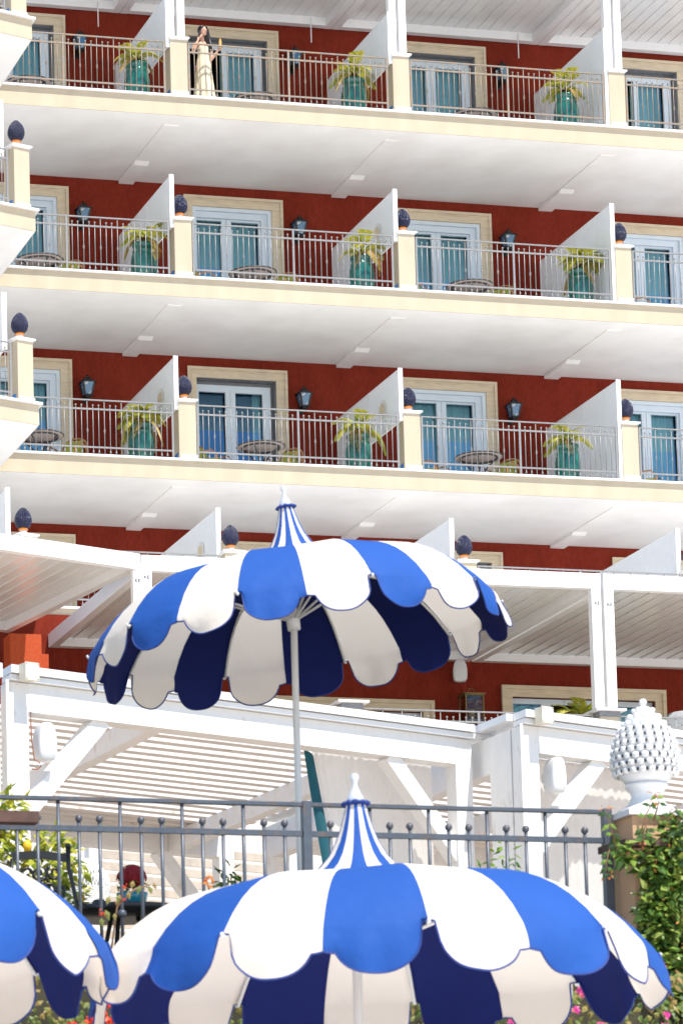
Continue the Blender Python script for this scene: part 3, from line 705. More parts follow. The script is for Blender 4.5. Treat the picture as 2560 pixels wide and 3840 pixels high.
for k, j, x, y, rz, side in CH:
    if k == 1: continue
    lab = f'rattan armchair with olive cushions {side if j < 3 else "at the right edge"}, {["top", "second", "third"][k-1]} balcony row, {["left", "second", "third", "last"][j]} bay'
    if first: ch.location = (x, y, FZ[k]); ch.rotation_euler = (0, 0, rz); ch['label'] = lab; ch['group'] = 'rattan armchairs'; first = False
    else: dup(ch, (x, y, FZ[k]), rz + rnd(-.2, .2), lab, 'rattan armchairs')

# ------------------------------------------------------------------ woman on the top balcony
PX, PYY = 4.965, 0.36
person = thing('person', 'woman in a long strapless pale yellow dress, phone at her ear', 'person', (PX, PYY, 0.0), 0.0)
def skin_obj(chains, sub=2):
    me = bpy.data.meshes.new('tmp'); vs = []; es = []; rs = []; idx = {}
    for ch_ in chains:
        prev = None
        for p, r in ch_:
            key = tuple(round(c, 4) for c in p)
            if key not in idx: idx[key] = len(vs); vs.append(p); rs.append(r)
            i = idx[key]
            if prev is not None and prev != i: es.append((prev, i))
            prev = i
    me.from_pydata(vs, es, []); o = bpy.data.objects.new('tmp', me); C.objects.link(o)
    sm = o.modifiers.new('s', 'SKIN')
    for i, r in enumerate(rs):
        rr = r if isinstance(r, tuple) else (r, r); me.skin_vertices[0].data[i].radius = rr
    me.skin_vertices[0].data[0].use_root = True
    ss = o.modifiers.new('ss', 'SUBSURF'); ss.levels = sub; ss.render_levels = sub
    dg = bpy.context.evaluated_depsgraph_get(); dg.update()
    out = bpy.data.meshes.new_from_object(o.evaluated_get(dg)); bpy.data.objects.remove(o)
    return out
def bake(mb_list, meshes, name, m, voxel, parent, smooth=3):
    mb = MB()
    for me in meshes: mb.add([v.co for v in me.vertices], [tuple(p.vertices) for p in me.polygons])
    for b in mb_list: mb.add(b.v, b.f)
    me = mb.mesh('tmp2', m)
    bm = bmesh.new(); bm.from_mesh(me); bmesh.ops.recalc_face_normals(bm, faces=bm.faces[:]); bm.to_mesh(me); bm.free()
    o = bpy.data.objects.new('tmp2', me); C.objects.link(o)
    rm = o.modifiers.new('r', 'REMESH'); rm.mode = 'VOXEL'; rm.voxel_size = voxel; rm.use_smooth_shade = True
    if smooth: s = o.modifiers.new('sm', 'SMOOTH'); s.iterations = smooth; s.factor = 0.4
    dg = bpy.context.evaluated_depsgraph_get(); dg.update()
    out = bpy.data.meshes.new_from_object(o.evaluated_get(dg)); bpy.data.objects.remove(o)
    out.name = name
    if not out.materials: out.materials.append(m)
    return link(name, out, parent)
# joints: image-left is -x; she holds the phone to the ear on that side
SHL, SHR = (-0.155, 0.0, 1.19), (0.15, 0.0, 1.185)
ELL, WRL = (-0.235, -0.10, 0.985), (-0.135, -0.13, 1.245)
ELR, WRR = (0.135, -0.10, 0.88), (0.25, -0.15, 1.04)
torso = [[((0,0,0.84), (.13,.10)), ((0,0,0.98), (.105,.085)), ((0,0,1.11), (.115,.085)), ((0,0.005,1.20), (.085,.06)), ((-0.01,0.0,1.265), .042), ((-0.015,-0.012,1.33), .042)],
         [((0,0.005,1.20), (.085,.06)), ((-0.085,0.0,1.205), .05), (SHL, .045), ((-0.205,-0.05,1.08), .038), (ELL, .031), ((-0.19,-0.125,1.12), .030), (WRL, .020), ((-0.12,-0.125,1.285), (.03,.018))],
         [((0,0.005,1.20), (.085,.06)), ((0.08,0.0,1.20), .05), (SHR, .044), ((0.15,-0.04,1.03), .037), (ELR, .030), ((0.20,-0.13,0.965), .029), (WRR, .019), ((0.275,-0.16,1.085), (.03,.017))],
         [((0,0,0.84), (.13,.10)), ((-0.08,0,0.72), .085), ((-0.085,-0.01,0.45), .055), ((-0.09,0.0,0.09), .035), ((-0.09,-0.10,0.035), .03)],
         [((0,0,0.84), (.13,.10)), ((0.08,0,0.72), .085), ((0.085,-0.01,0.45), .055), ((0.09,0.0,0.09), .035), ((0.09,-0.10,0.035), .03)]]
limbs = MB()
for ch_ in torso:
    P_ = [Vector(p) for p, q in ch_]; R0 = [(q if isinstance(q, tuple) else (q, q)) for p, q in ch_]
    pts = []; rad = []
    for a in range(len(P_) - 1):
        for s_ in range(5):
            f = s_/5; pts.append(P_[a].lerp(P_[a+1], f)); g = 3*f*f - 2*f**3; rad.append(tuple(R0[a][c]*(1-g) + R0[a+1][c]*g for c in (0, 1)))
    pts.append(P_[-1]); rad.append(R0[-1])
    for c, (rx, ry) in zip(pts, rad): limbs.ball(c, 1.0, 14, 8, sc=(rx, ry, min(rx, ry)))
    vertical = ch_ is torso[0]
    if not vertical: limbs.tube(pts, [min(q) for q in rad], 12)
fing = []
for q in range(4):      # fingers wrapped round the phone
    b = Vector((-0.125 + 0.012*q, -0.135, 1.275 + 0.021*q)); 
    fing.append([(tuple(b), .0085), (tuple(b + Vector((0.022, -0.022, 0.016))), .008), (tuple(b + Vector((0.045, -0.020, 0.02))), .0075), (tuple(b + Vector((0.056, -0.004, 0.02))), .007)])
fing.append([((-0.12, -0.12, 1.29), .009), ((-0.135, -0.10, 1.32), .009), ((-0.125, -0.085, 1.355), .008)])
for q in range(4):      # fingers curled round the cone
    b = Vector((0.285, -0.165, 1.07 + 0.020*q))
    fing.append([(tuple(b), .0085), (tuple(b + Vector((0.032, -0.018, 0.006))), .008), (tuple(b + Vector((0.040, -0.045, 0.010))), .0075), (tuple(b + Vector((0.018, -0.055, 0.010))), .007)])
fing.append([((0.27, -0.165, 1.09), .009), ((0.25, -0.19, 1.12), .009), ((0.262, -0.21, 1.145), .008)])
fms = [skin_obj([f], 1) for f in fing]
HC = Vector((-0.005, -0.035, 1.465))
hd = MB(); hd.ball(HC, 0.083, 20, 14, sc=(0.88, 1.02, 1.22)); hd.ball(HC + Vector((0.012, -0.035, -0.062)), 0.05, 14, 10, sc=(0.92, 0.95, 0.85))
hd.ball(HC + Vector((0.026, -0.088, -0.012)), 0.0125, 8, 6, sc=(0.9, 1.2, 1.7)); hd.ball(HC + Vector((0.027, -0.098, -0.026)), 0.0125, 8, 6)
hd.ball(HC + Vector((0.024, -0.082, -0.062)), 0.016, 8, 6, sc=(1.3, 0.6, 0.55)); hd.ball(HC + Vector((0.018, -0.075, -0.095)), 0.018, 8, 6)
for s in (-1, 1): hd.ball(HC + Vector((0.020 + s*0.032, -0.076, -0.002 )), 0.015, 8, 6, sc=(1.1, 0.6, 0.7)); hd.ball(HC + Vector((s*0.074, 0.0, -0.01)), 0.02, 8, 6, sc=(0.4, 0.8, 1.3))
body = bake([hd, limbs], fms, 'body', M['skin'], 0.0055, person, 4)
for s in (-1, 1):
    e = MB().ball(HC + Vector((0.020 + s*0.032, -0.086, 0.0)), 0.0085, 8, 6, sc=(1.5, 0.4, 0.42)); e.build('eye', M['hair'], person)
    MB().tube([HC + Vector((0.020 + s*0.032 + q*0.016, -0.086, 0.024 - abs(q)*0.004 + 0.002)) for q in (-1, 0, 1)], 0.0022, 5).build('eyebrow', M['hair'], person)
MB().ball(HC + Vector((0.024, -0.093, -0.062)), 0.0085, 8, 6, sc=(2.2, 0.5, 0.75)).build('mouth', M['lips'], person)
hm = MB(); hm.ball(HC + Vector((-0.012, 0.022, 0.022)), 0.094, 20, 14, sc=(0.95, 1.0, 1.14))
hm.ball(HC + Vector((-0.035, -0.03, 0.055)), 0.055, 12, 8, sc=(1, 0.9, 0.9)); hm.ball(HC + Vector((0.04, -0.02, 0.062)), 0.05, 12, 8, sc=(1, .9, .8))
for q in range(7):
    t = q/6; x0 = 0.02 + 0.07*t
    hm.tube([HC + Vector((x0, 0.02 - 0.02*t, 0.04)), HC + Vector((x0 + 0.025, 0.03 - 0.03*t, -0.10)), Vector((0.065 + 0.06*t, -0.015 - 0.04*t, 1.26)), Vector((0.085 + 0.05*t, -0.055 - 0.04*t, 1.15)), Vector((0.10 + 0.05*t, -0.075 - 0.03*t, 1.04))], [.03, .032, .03, .024, .006], 8)
for q in range(3):
    hm.tube([HC + Vector((-0.04 + .02*q, 0.03, 0.02)), HC + Vector((-0.045 + .02*q, 0.05, -0.10)), Vector((-0.03 + .02*q, 0.075, 1.24)), Vector((-0.02 + .02*q, 0.085, 1.12))], [.03, .026, .022, .006], 8)
hair = bake([hm], [], 'hair', M['hair'], 0.006, person, 2)
dp = []; nr, ns = 22, 64
for i in range(nr):
    t = i/(nr-1); z = 1.145 - t*1.115
    prof = [(1.145, .118, .098), (1.10, .122, .108), (1.03, .112, .098), (0.95, .112, .096), (0.84, .142, .122), (0.6, .165, .15), (0.3, .20, .185), (0.03, .235, .215)]
    for a, b in zip(prof, prof[1:]):
        if b[0] <= z <= a[0]:
            f = (a[0]-z)/(a[0]-b[0]); rx = a[1] + (b[1]-a[1])*f; ry = a[2] + (b[2]-a[2])*f; break
    amp = 0.0 + 0.05*max(0, t - 0.2)
    for q in range(ns):
        an = 2*PI*q/ns; w = 1 + amp*(math.sin(7*an + 1.5*t) + 0.6*math.sin(11*an - 2*t + 1))
        dp.append((rx*w*math.cos(an) + 0.01*t, ry*w*math.sin(an) - 0.004, z + (0.012*math.cos(2*an) if i == 0 else 0)))
dr = MB().grid(dp, ns, nr, wrap=True); dress = dr.build('dress', M['dress'], person)
ph = thing('phone', 'dark phone held to the ear of the woman in the dress', 'phone', (PX - 0.085, PYY - 0.095, 1.375))
b_ = MB().bar((-0.026, -0.018, -0.07), (0.012, 0.020, 0.075), 0.07, 0.010, (0.6, -1, 0)); b_.build('phone_case', M['charcoal'], ph)
ic = thing('ice_cream_cone', 'orange ice cream in a wafer cone, held up by the woman in the dress', 'ice cream', (PX + 0.285, PYY - 0.205, 1.10))
MB().lathe([(0.006, -0.06), (0.014, -0.02), (0.026, 0.065)], seg=12).build('wafer', M['cone'], ic)
im = MB(); im.ball((0, 0, 0.085), 0.032, 10, 8); im.ball((0.004, 0, 0.125), 0.025, 10, 8); im.ball((0, 0, 0.158), 0.014, 8, 6); im.build('scoop', M['icecream'], ic)

# ------------------------------------------------------------------ roof pergolas of the top row
RTZ = 3.11
for j in range(0, 4):
    t = thing('roof_pergola', ['white louvred pergola roof over the leftmost top balcony', 'white louvred pergola roof over the woman on the top balcony', 'white louvred pergola roof over the third top balcony', 'white louvred pergola roof over the rightmost top balcony'][j], 'pergola', (W*j, 0, 0), 0, 'roof pergolas')
    x0, x1 = -0.285, W - 0.30
    for (a, b, nm) in ((x0, x0 + 0.155, 'side_beam'), (x1 - 0.16, x1, 'side_beam')):
        MB().box(a, -0.02, RTZ, b, 3.60, RTZ + 0.235).build(nm, M['alu'], t)
    MB().box(x0 + 0.157, 3.44, RTZ + 0.004, x1 - 0.162, 3.60, RTZ + 0.23).build('rear_beam', M['alu'], t)
    MB().box(x0, -0.17, RTZ + 0.002, x1, -0.022, RTZ + 0.24).build('front_beam', M['alu'], t)
    lv = MB(); n = 17; st = (x1 - 0.162 - x0 - 0.157)/n
    for i in range(n):
        a = x0 + 0.157 + i*st
        lv.hexa([(a, 0.0, RTZ + 0.17), (a + st + 0.006, 0.0, RTZ + 0.182), (a + st + 0.006, 3.436, RTZ + 0.182), (a, 3.436, RTZ + 0.17),
                 (a, 0.0, RTZ + 0.18), (a + st + 0.006, 0.0, RTZ + 0.192), (a + st + 0.006, 3.436, RTZ + 0.192), (a, 3.436, RTZ + 0.18)])
    lv.box(x0 + .16, 0.0, RTZ + 0.215, x1 - .165, 3.43, RTZ + 0.222)
    lv.build('louvres', M['louver'], t)
    for a in (-0.195,): MB().box(a, 0.03, 1.176, a + 0.145, 0.17, RTZ + 0.001).build('post', M['alu'], t)
    a = W - 0.40; MB().box(a, 0.03, 1.176, a + 0.145, 0.17, RTZ + 0.001).build('post', M['alu'], t)
    MB().tube([(W - 0.82, 3.36, RTZ + .1), (W - 0.82, 3.36, RTZ - 0.42)], 0.012, 6).build('crank_rod', M['alu'], t)

# ------------------------------------------------------------------ white aluminium pergolas over the restaurant
def letters(parent, p, size, rz=0.0):
    cu = bpy.data.curves.new('letters', 'FONT'); cu.body = 'KE'; cu.size = size; cu.extrude = 0.002
    o = bpy.data.objects.new('tmpt', cu); C.objects.link(o)
    dg = bpy.context.evaluated_depsgraph_get(); dg.update()
    me = bpy.data.meshes.new_from_object(o.evaluated_get(dg)); bpy.data.objects.remove(o)
    me.materials.clear(); me.materials.append(M['print'])
    me.transform(Matrix.Diagonal((1.05, 1, 1, 1)))
    l = link('lettering', me, parent, p); l.rotation_euler = (PI/2, 0, rz); return l
KB, KT = -11.585, -11.325
def ke_pergola(fl, fr, rr, rl, label, posts, pitch=0.26, group='white aluminium pergolas'):
    t = thing('aluminium_pergola', label, 'pergola', (0, 0, 0), 0, group)
    fl, fr, rr, rl = [Vector((a, b, 0)) for a, b in (fl, fr, rr, rl)]
    u = (fr - fl).normalized(); up = Vector((0, 0, 1))
    zc = Vector((0, 0, (KB + KT)/2)); h = KT - KB
    def beam(a, b, nm, w=0.15, dz=0.0): MB().bar(a + zc, b + zc, w, h - dz, up).build(nm, M['alu'], t)
    beam(fl, fr, 'front_beam'); v0 = (rl - fl).normalized(); v1 = (rr - fr).normalized()
    beam(fl + v0*0.08 + u*0.075, rl - v0*0.08 + u*0.075, 'side_beam', 0.15, 0.006); beam(fr + v1*0.08 - u*0.075, rr - v1*0.08 - u*0.075, 'side_beam', 0.15, 0.006)
    MB().bar(rl + zc, rr + zc, 0.16, h - 0.02, up).build('rear_beam', M['alu'], t)
    lv = MB(); L = (fr - fl).length - 0.3; n = int(L/pitch)
    for i in range(n):
        t0 = (0.15 + i*L/n)/(L + .3); t1 = (0.15 + (i+1)*L/n + 0.012)/(L + .3)
        a0 = fl.lerp(fr, t0) + v0.lerp(v1, t0)*0.09; a1 = fl.lerp(fr, t1) + v0.lerp(v1, t1)*0.09
        b0 = rl.lerp(rr, t0) - v0.lerp(v1, t0)*0.09; b1 = rl.lerp(rr, t1) - v0.lerp(v1, t1)*0.09
        z = Vector((0, 0, KB + 0.145)); dz = Vector((0, 0, 0.022)); th = Vector((0, 0, 0.02))
        lv.hexa([a0 + z, a1 + z + dz, b1 + z + dz, b0 + z, a0 + z + th, a1 + z + dz + th, b1 + z + dz + th, b0 + z + th])
    zt = Vector((0, 0, KB + 0.20)); lv.add([fl + v0*.1 + u*.16 + zt, fr + v1*.1 - u*.16 + zt, rr - v1*.1 - u*.16 + zt, rl - v0*.1 + u*.16 + zt], [(0,1,2,3)])
    lv.build('louvres', M['louver'], t)
    for x, y, zb, wd in posts: MB().box(x, y, zb, x + wd, y + 0.148, KB - 0.002).build('post', M['alu'], t)
    return t
a20 = R_(20)
cl = Vector((0.70, RY + 0.07 - 0.13)); 
k1 = ke_pergola((0.80, RY + 0.075), (8.823, RY + 0.075), (8.823, RW - 0.1), (0.80, RW - 0.1), 'white louvred aluminium pergola behind the back umbrella', [(8.655, RY, RZ + 1.162, 0.167), (0.80, RY, RZ, 0.165)])
k2 = ke_pergola((8.880, RY + 0.075), (17.0, RY + 0.075), (17.0, RW - 0.1), (8.880, RW - 0.1), 'white louvred aluminium pergola right of the twin posts', [(8.880, RY, RZ + 1.162, 0.172)])
k3 = ke_pergola((0.72 - 7*math.cos(a20), RY + 0.02 - 7*math.sin(a20)), (0.74, RY + 0.02), (-0.19, -3.80), (-0.19 - 6*math.cos(a20), -3.80 - 6*math.sin(a20)), 'white aluminium pergola angled away at the left edge', [(0.63, RY - 0.06, RZ, 0.16)])
letters(k1, (8.70, RY - 0.003, -11.86), 0.08); letters(k2, (8.925, RY - 0.003, -11.88), 0.08)
letters(k3, (0.655, RY - 0.064, -11.80), 0.08, 0); letters(k1, (0.83, RY - 0.003, -11.72), 0.08)
# brass lantern, rattan lounge chair and speaker on the restaurant terrace
t = thing('hanging_lantern', 'tall aged brass lantern with wire cage on the dark red restaurant wall', 'lantern', (8.76, RW - 0.25, -12.78))
f = MB()
for sx in (-1, 1):
    for sy in (-1, 1): f.box(sx*0.17 - .012, sy*0.15 - .012, 0, sx*0.17 + .012, sy*0.15 + .012, 0.52)
for z in (0.0, 0.50): f.box(-0.185, -0.165, z, 0.185, 0.165, z + 0.022)
for z in (0.12, 0.24, 0.36):
    f.box(-0.17, -0.153, z, 0.17, -0.149, z + 0.006); f.box(-0.174, -0.15, z, -0.170, 0.15, z + 0.006)
f.box(-0.21, -0.19, 0.524, 0.21, 0.19, 0.545); f.build('body', M['brass'], t)
MB().tube([(0.06*math.cos(2*PI*i/16), 0, 0.60 + 0.06*math.sin(2*PI*i/16)) for i in range(17)], 0.006, 5).build('ring', M['brass'], t)
g = MB(); g.add([(-.165, -.14, .02), (.165, -.14, .02), (.165, -.14, .5), (-.165, -.14, .5)], [(0,1,2,3)]); g.add([(-.165, -.14, .02), (-.165, .14, .02), (-.165, .14, .5), (-.165, -.14, .5)], [(0,1,2,3)])
g.build('glass', M['lampglass2'], t); MB().lathe([(0.05, 0.03), (0.05, 0.26), (0.0, 0.26)], seg=12).build('candle', M['canvas'], t)
p = at(2550, 2760, -7.9)
t = thing('lounge_chair', 'grey woven rattan lounge chair at the right edge behind the restaurant railing', 'chair', (at(2540, 2672, -7.6).x + 0.12, -7.6, at(2530, 2672, -7.6).z - 1.25))
b = MB(); pts = []
for i in range(9):
    z = 0.3 + 0.95*i/8
    for q in range(19):
        a = PI*q/18; r = 0.42*(1 - 0.45*max(0, (i/8 - 0.55)/0.45)**2.5); pts.append((r*math.cos(a + PI) , -0.36*math.sin(a + PI)*-1*0.8 + 0.1, z))
b.grid(pts, 19, 9); sh_ = b.build('backrest', M['greywicker'], t); sd = sh_.modifiers.new('sol', 'SOLIDIFY'); sd.thickness = 0.03
MB().lathe([(0.36, 0.28), (0.38, 0.34), (0.38, 0.42), (0.3, 0.44), (0.0, 0.44)], seg=24).build('seat', M['greywicker'], t)
for i in range(4):
    a = PI/4 + i*PI/2; MB().tube([(0.28*math.cos(a), 0.28*math.sin(a), 0.3), (0.32*math.cos(a), 0.32*math.sin(a), 0.0)], 0.015, 6).build('leg', M['charcoal'], t)
def speaker(loc, rz, label, w=0.17, h=0.34):
    t = thing('loudspeaker', label, 'loudspeaker', loc, rz, 'white loudspeakers')
    sec = []
    def outline(z0):     # rounded, narrowing towards the top
        pts = []
        for i in range(28):
            a = 2*PI*i/28; c, s = math.cos(a), math.sin(a)
            x = (abs(c)**0.45)*(1 if c >= 0 else -1)*w/2; z = (abs(s)**0.55)*(1 if s >= 0 else -1)*h/2
            x *= 1 - 0.28*max(0, z/(h/2))**1.6
            pts.append((x, z))
        return pts
    o = outline(0); b = MB(); pts = []
    for y, s in ((-0.09, 0.0), (-0.09, 0.86), (-0.082, 0.95), (-0.06, 1.0), (0.05, 0.98), (0.10, 0.80), (0.10, 0.0)):
        pts += [(x*s, y, z*s) for x, z in o]
    b.grid(pts, 28, 7, wrap=True); b.build('cabinet', M['plastic'], t)
    g = MB(); g.grid([(x*s, y, z*s) for y, s in ((-0.093, 0.0), (-0.0945, 0.78), (-0.0905, 0.83)) for x, z in o], 28, 3, wrap=True); g.build('grille', M['plastic'], t)
    MB().box(0.02, -0.0975, -0.115, 0.05, -0.0948, -0.105).build('badge', M['ceramic'], t)
    MB().box(-0.03, 0.08, -0.04, 0.03, 0.17, 0.04).build('bracket', M['plastic'], t)
    return t
p = at(1720, 2520, RW - 0.2); speaker((p.x, RW - 0.25, p.z), -0.3, 'white loudspeaker under the aluminium pergola, half hidden by the back umbrella', 0.26, 0.42)
# ------------------------------------------------------------------ timber pergolas
class Fr:       # local oblique frame: u along the front beam, v towards the back
    def __init__(s, o, ang, vx): s.o = Vector(o); s.u = Vector((math.cos(ang), math.sin(ang), 0)); s.v = Vector((vx, 1, 0)).normalized()
    def p(s, a, b, z): return s.o + s.u*a + s.v*b + Vector((0, 0, z))
    def box(s, mb, a0, b0, z0, a1, b1, z1):
        q = [s.p(a0,b0,z0), s.p(a1,b0,z0), s.p(a1,b1,z0), s.p(a0,b1,z0), s.p(a0,b0,z1), s.p(a1,b0,z1), s.p(a1,b1,z1), s.p(a0,b1,z1)]
        return mb.hexa([q[0],q[1],q[2],q[3],q[4],q[5],q[6],q[7]])
WB, WT = -19.297, -19.055       # beam underside / top
GZ3 = -22.3
def timber(fr, L, D, label, left_post, right_post, rafters, lbrace, rbrace, group='white timber pergolas', lw=0.2):
    t = thing('timber_pergola', label, 'pergola', (0, 0, 0), 0, group)
    fr.box(MB(), 0, 0, 0, 0, 0, 0)
    fr.box(MB(), 0, 0, WB, L, 0.2, WT).build('front_beam', M['wood'], t) if False else None
    m = MB(); fr.box(m, 0.0, 0.0, WB, L, 0.2, WT); m.build('front_beam', M['wood'], t)
    m = MB(); fr.box(m, 0.0, D - 0.2, WB, L, D, WT); m.build('rear_beam', M['wood'], t)
    m = MB(); fr.box(m, -lw, -0.055, WT + 0.004, L + 0.2, 0.16, WT + 0.05); fr.box(m, -lw, -0.085, WT + 0.058, L + 0.2, 0.16, WT + 0.125); m.build('gutter', M['alu'], t)
    for (a, b) in ((left_post, 0.0), (right_post, 0.0), (left_post, D - 0.2), (right_post, D - 0.2)):
        if a is None: continue
        m = MB(); fr.box(m, a, b + 0.003, GZ3, a + 0.2, b + 0.2, WT - 0.002 if (a < 0 or a >= L) else WB - 0.002); m.build('post', M['wood'], t)
    for a in rafters:
        m = MB(); fr.box(m, a, 0.203, WB + 0.0, a + 0.14, D - 0.203, WT - 0.05); m.build('rafter', M['wood'], t)
    n = int((D - 0.5)/0.262)
    sl = MB()
    for i in range(n):
        b = 0.30 + i*0.262
        fr.box(sl, 0.02, b, WT - 0.045, L - 0.02, b + 0.125, WT - 0.008)
    fr.box(sl, 0.0, D - 1.0, WT + 0.002, L, D, WT + 0.02)  # solid cover added on top of the rear slats to shade the rear beam
    sl.build('slats', M['slat'], t)
    for on, a, sgn in ((lbrace, left_post, 1), (rbrace, right_post, -1)):
        if not on: continue
        for b in (0.035, D - 0.165):
            base = a + 0.2 if sgn > 0 else a
            s = 0.85
            p0 = fr.p(base - sgn*0.03, b + 0.065, WB - s); p1 = fr.p(base + sgn*(s - 0.06), b + 0.065, WB + 0.02)
            MB().bar(p0, p1, 0.13, 0.15, fr.v.cross(Vector(p1 - p0)) if False else (0, 0, 1)).build('brace', M['wood'], t)
    return t
F1_ = Fr((-7.897, -34.155, 0), R_(21.32), -0.09)
LW = 4.825
tp1 = timber(F1_, LW, 5.75, 'large white timber pergola with slatted roof behind the iron fence', -0.2, LW, [1.35, LW - 0.14 - 0.55], True, True)
F2_ = Fr((-2.852, -33.02, 0), R_(21.32), -0.09)
tp2 = timber(F2_, 4.2, 5.75, 'white timber pergola behind the white pinecone at right', -0.2, 4.2, [1.6, 3.4], True, False)
m = MB(); F2_.box(m, -0.21, 0.21, GZ3, -0.03, 0.62, WT - 0.01); m.build('side_board', M['wood'], tp2)
m = MB(); F2_.box(m, -0.208, 0.625, WB - 0.1, -0.05, 5.7, WT - 0.005); m.build('side_beam', M['wood'], tp2)
m = MB(); F2_.box(m, -0.28, 0.163, WT + 0.058, -0.02, 5.7, WT + 0.125); m.build('roof_edge', M['alu'], tp2)
m = MB(); F1_.box(m, LW + 0.205, -0.05, WT + 0.006, LW + 1.02, -0.01, WT + 0.05); m.build('gutter_link', M['alu'], tp1)
m = MB(); m.tube([F2_.p(-0.225, -0.03, GZ3), F2_.p(-0.225, -0.03, WT)], 0.012, 8); m.build('downpipe', M['alu'], tp2)
m = MB(); m.tube([F1_.p(-0.225, -0.03, GZ3), F1_.p(-0.225, -0.03, WT)], 0.012, 8); m.build('downpipe', M['alu'], tp1)
# far-left neighbour: only its post and beam end reach into view
F0_ = Fr((-7.897, -34.155, 0), R_(21.32), -0.09)
tp0 = thing('timber_pergola', 'end of a further white timber pergola cut off by the left picture edge', 'pergola', (0, 0, 0), 0, 'white timber pergolas')
m = MB(); F0_.box(m, -3.2, 0.02, WB, -0.29, 0.2, WT); m.build('front_beam', M['wood'], tp0)
m = MB(); F0_.box(m, -3.2, -0.08, WT + 0.01, -0.29, 0.16, WT + 0.125); m.build('gutter', M['alu'], tp0)
m = MB(); F0_.box(m, -0.49, 0.02, GZ3, -0.29, 0.2, WB - 0.002); m.build('post', M['wood'], tp0)
m = MB()
for i in range(20): F0_.box(m, -3.2, 0.3 + i*0.262, WT - 0.045, -0.3, 0.425 + i*0.262, WT - 0.008)
m.build('slats', M['slat'], tp0)
# junction boxes, speakers, cables
def jbox(p, rz, label):
    t = thing('junction_box', label, 'junction box', p, rz, 'beige junction boxes')
    MB().box(-0.065, -0.09, -0.07, 0.065, 0.0, 0.07).build('box', M['beige'], t)
    MB().box(-0.070, -0.10, -0.075, 0.070, -0.092, 0.075).build('lid', M['beige'], t)
    for sx in (-1, 1):
        for sz in (-1, 1): MB().lathe([(0.006, 0), (0.006, 0.003)], seg=8).build('screw', M['charcoal'], t, (sx*0.058, -0.103, sz*0.063))
    return t
jbox(F1_.p(-0.06, -0.09, WT + 0.06), R_(21.3), 'beige junction box on the left end of the large timber pergola')
jbox(F2_.p(-0.03, -0.09, WT + 0.07), R_(21.3), 'beige junction box on the right timber pergola, above its speaker')
speaker(F1_.p(0.17, 0.02, WB - 0.245), R_(10), 'white loudspeaker hung at the left timber post, cables showing', 0.165, 0.33)
speaker(F2_.p(0.20, 0.02, WB - 0.19), R_(10), 'white loudspeaker hung at the right timber post, left of the white pinecone', 0.15, 0.33)
t = thing('speaker_cable', 'reddish brown cable looping below the left hung loudspeaker', 'cable', (0, 0, 0))
pp = F1_.p(0.03, 0.0, WB)
MB().tube([pp + Vector((0, 0.02, 0)), pp + Vector((-0.01, -0.02, -0.10)), pp + Vector((0.0, 0.0, -0.25)), pp + Vector((0.02, 0, -0.40)), pp + Vector((0.06, -0.01, -0.43)), pp + Vector((0.075, -0.01, -0.46)), pp + Vector((0.04, -0.01, -0.49)), pp + Vector((-0.01, -0.01, -0.485))], 0.006, 6).build('wire', M['cable'], t)
# curtains
def hanging(fr, a0, a1, b, z0, z1, label, skew=0.0, waves=16, teal=True):
    t = thing('curtain', label, 'curtain', (0, 0, 0), 0, 'pergola curtains')
    rows = 10; n = waves*8; pts = []
    for i in range(rows):
        f = i/(rows-1); z = z1 + (z0 - z1)*f
        s0 = a0 + skew*f
        for q in range(n+1):
            u = q/n; am = (0.009 + 0.018*f)*(0.6 + 0.4*math.sin(17*u + 2))
            pts.append(fr.p(s0 + (a1 - s0)*u, b + am*math.sin(2*PI*waves*u + 2.2*math.sin(5*u + f) + 1.1*math.sin(23*u)), z + (0.008*math.sin(2*PI*waves*2*u) if i == 0 else 0)))
    MB().grid(pts, n+1, rows).build('sheer_panel', M['sheer'], t)
    MB().tube([fr.p(a0 - 0.1, b, z1 + 0.01), fr.p(a1 + 0.05, b, z1 + 0.01)], 0.008, 6).build('curtain_rod', M['alu'], t)
    if teal:
        pts = []
        for i in range(rows):
            f = i/(rows-1); z = z1 - 0.06 + (z0 - z1)*f; s0 = a0 + skew*f
            for u in range(9):
                w = -0.02 - 0.16*(0.7 + 0.5*f)*(1 - u/8); pts.append(fr.p(s0 + w + 0.02, b - 0.03 - 0.03*math.sin(PI*u/8), z + (0.05*(1-u/8) if i == 0 else 0)))
        MB().grid(pts, 9, rows).build('teal_band', M['tealcloth'], t)
    return t
hanging(F1_, 3.30, 4.74, 0.36, GZ3, WB + 0.05, 'white sheer curtain with a dark teal edge under the large timber pergola', 0.66)
hanging(F2_, 0.30, 1.62, 0.5, GZ3, WB + 0.05, 'white sheer curtain under the right timber pergola, left of the white pinecone', 0.0, 14, False)
t = thing('curtain', 'dark teal cloth hanging behind the neck of the white pinecone', 'curtain', (0, 0, 0))
pts = []
for i in range(6):
    for u in range(9): pts.append(F2_.p(1.63 + 0.12*u/8, 0.5 + 0.015*math.sin(u*1.6), WB - 0.05 - 3*i/5))
MB().grid(pts, 9, 6).build('cloth', M['tealcloth'], t)
# slatted timber screens in the shade behind
t = thing('slatted_screen', 'shaded weathered timber slat screen behind the large timber pergola', 'screen', (0, 0, 0))
m = MB()
for i in range(26): F1_.box(m, 3.75, 6.75, -22.2 + i*0.125, 6.4, 6.78, -22.2 + i*0.125 + 0.085)
m.build('slats', M['brownslat'], t)
m = MB(); F1_.box(m, 3.6, 6.7, -22.3, 3.74, 6.84, -18.95); F1_.box(m, 6.42, 6.7, -22.3, 6.56, 6.84, -18.95); m.build('frame', M['wood'], t)

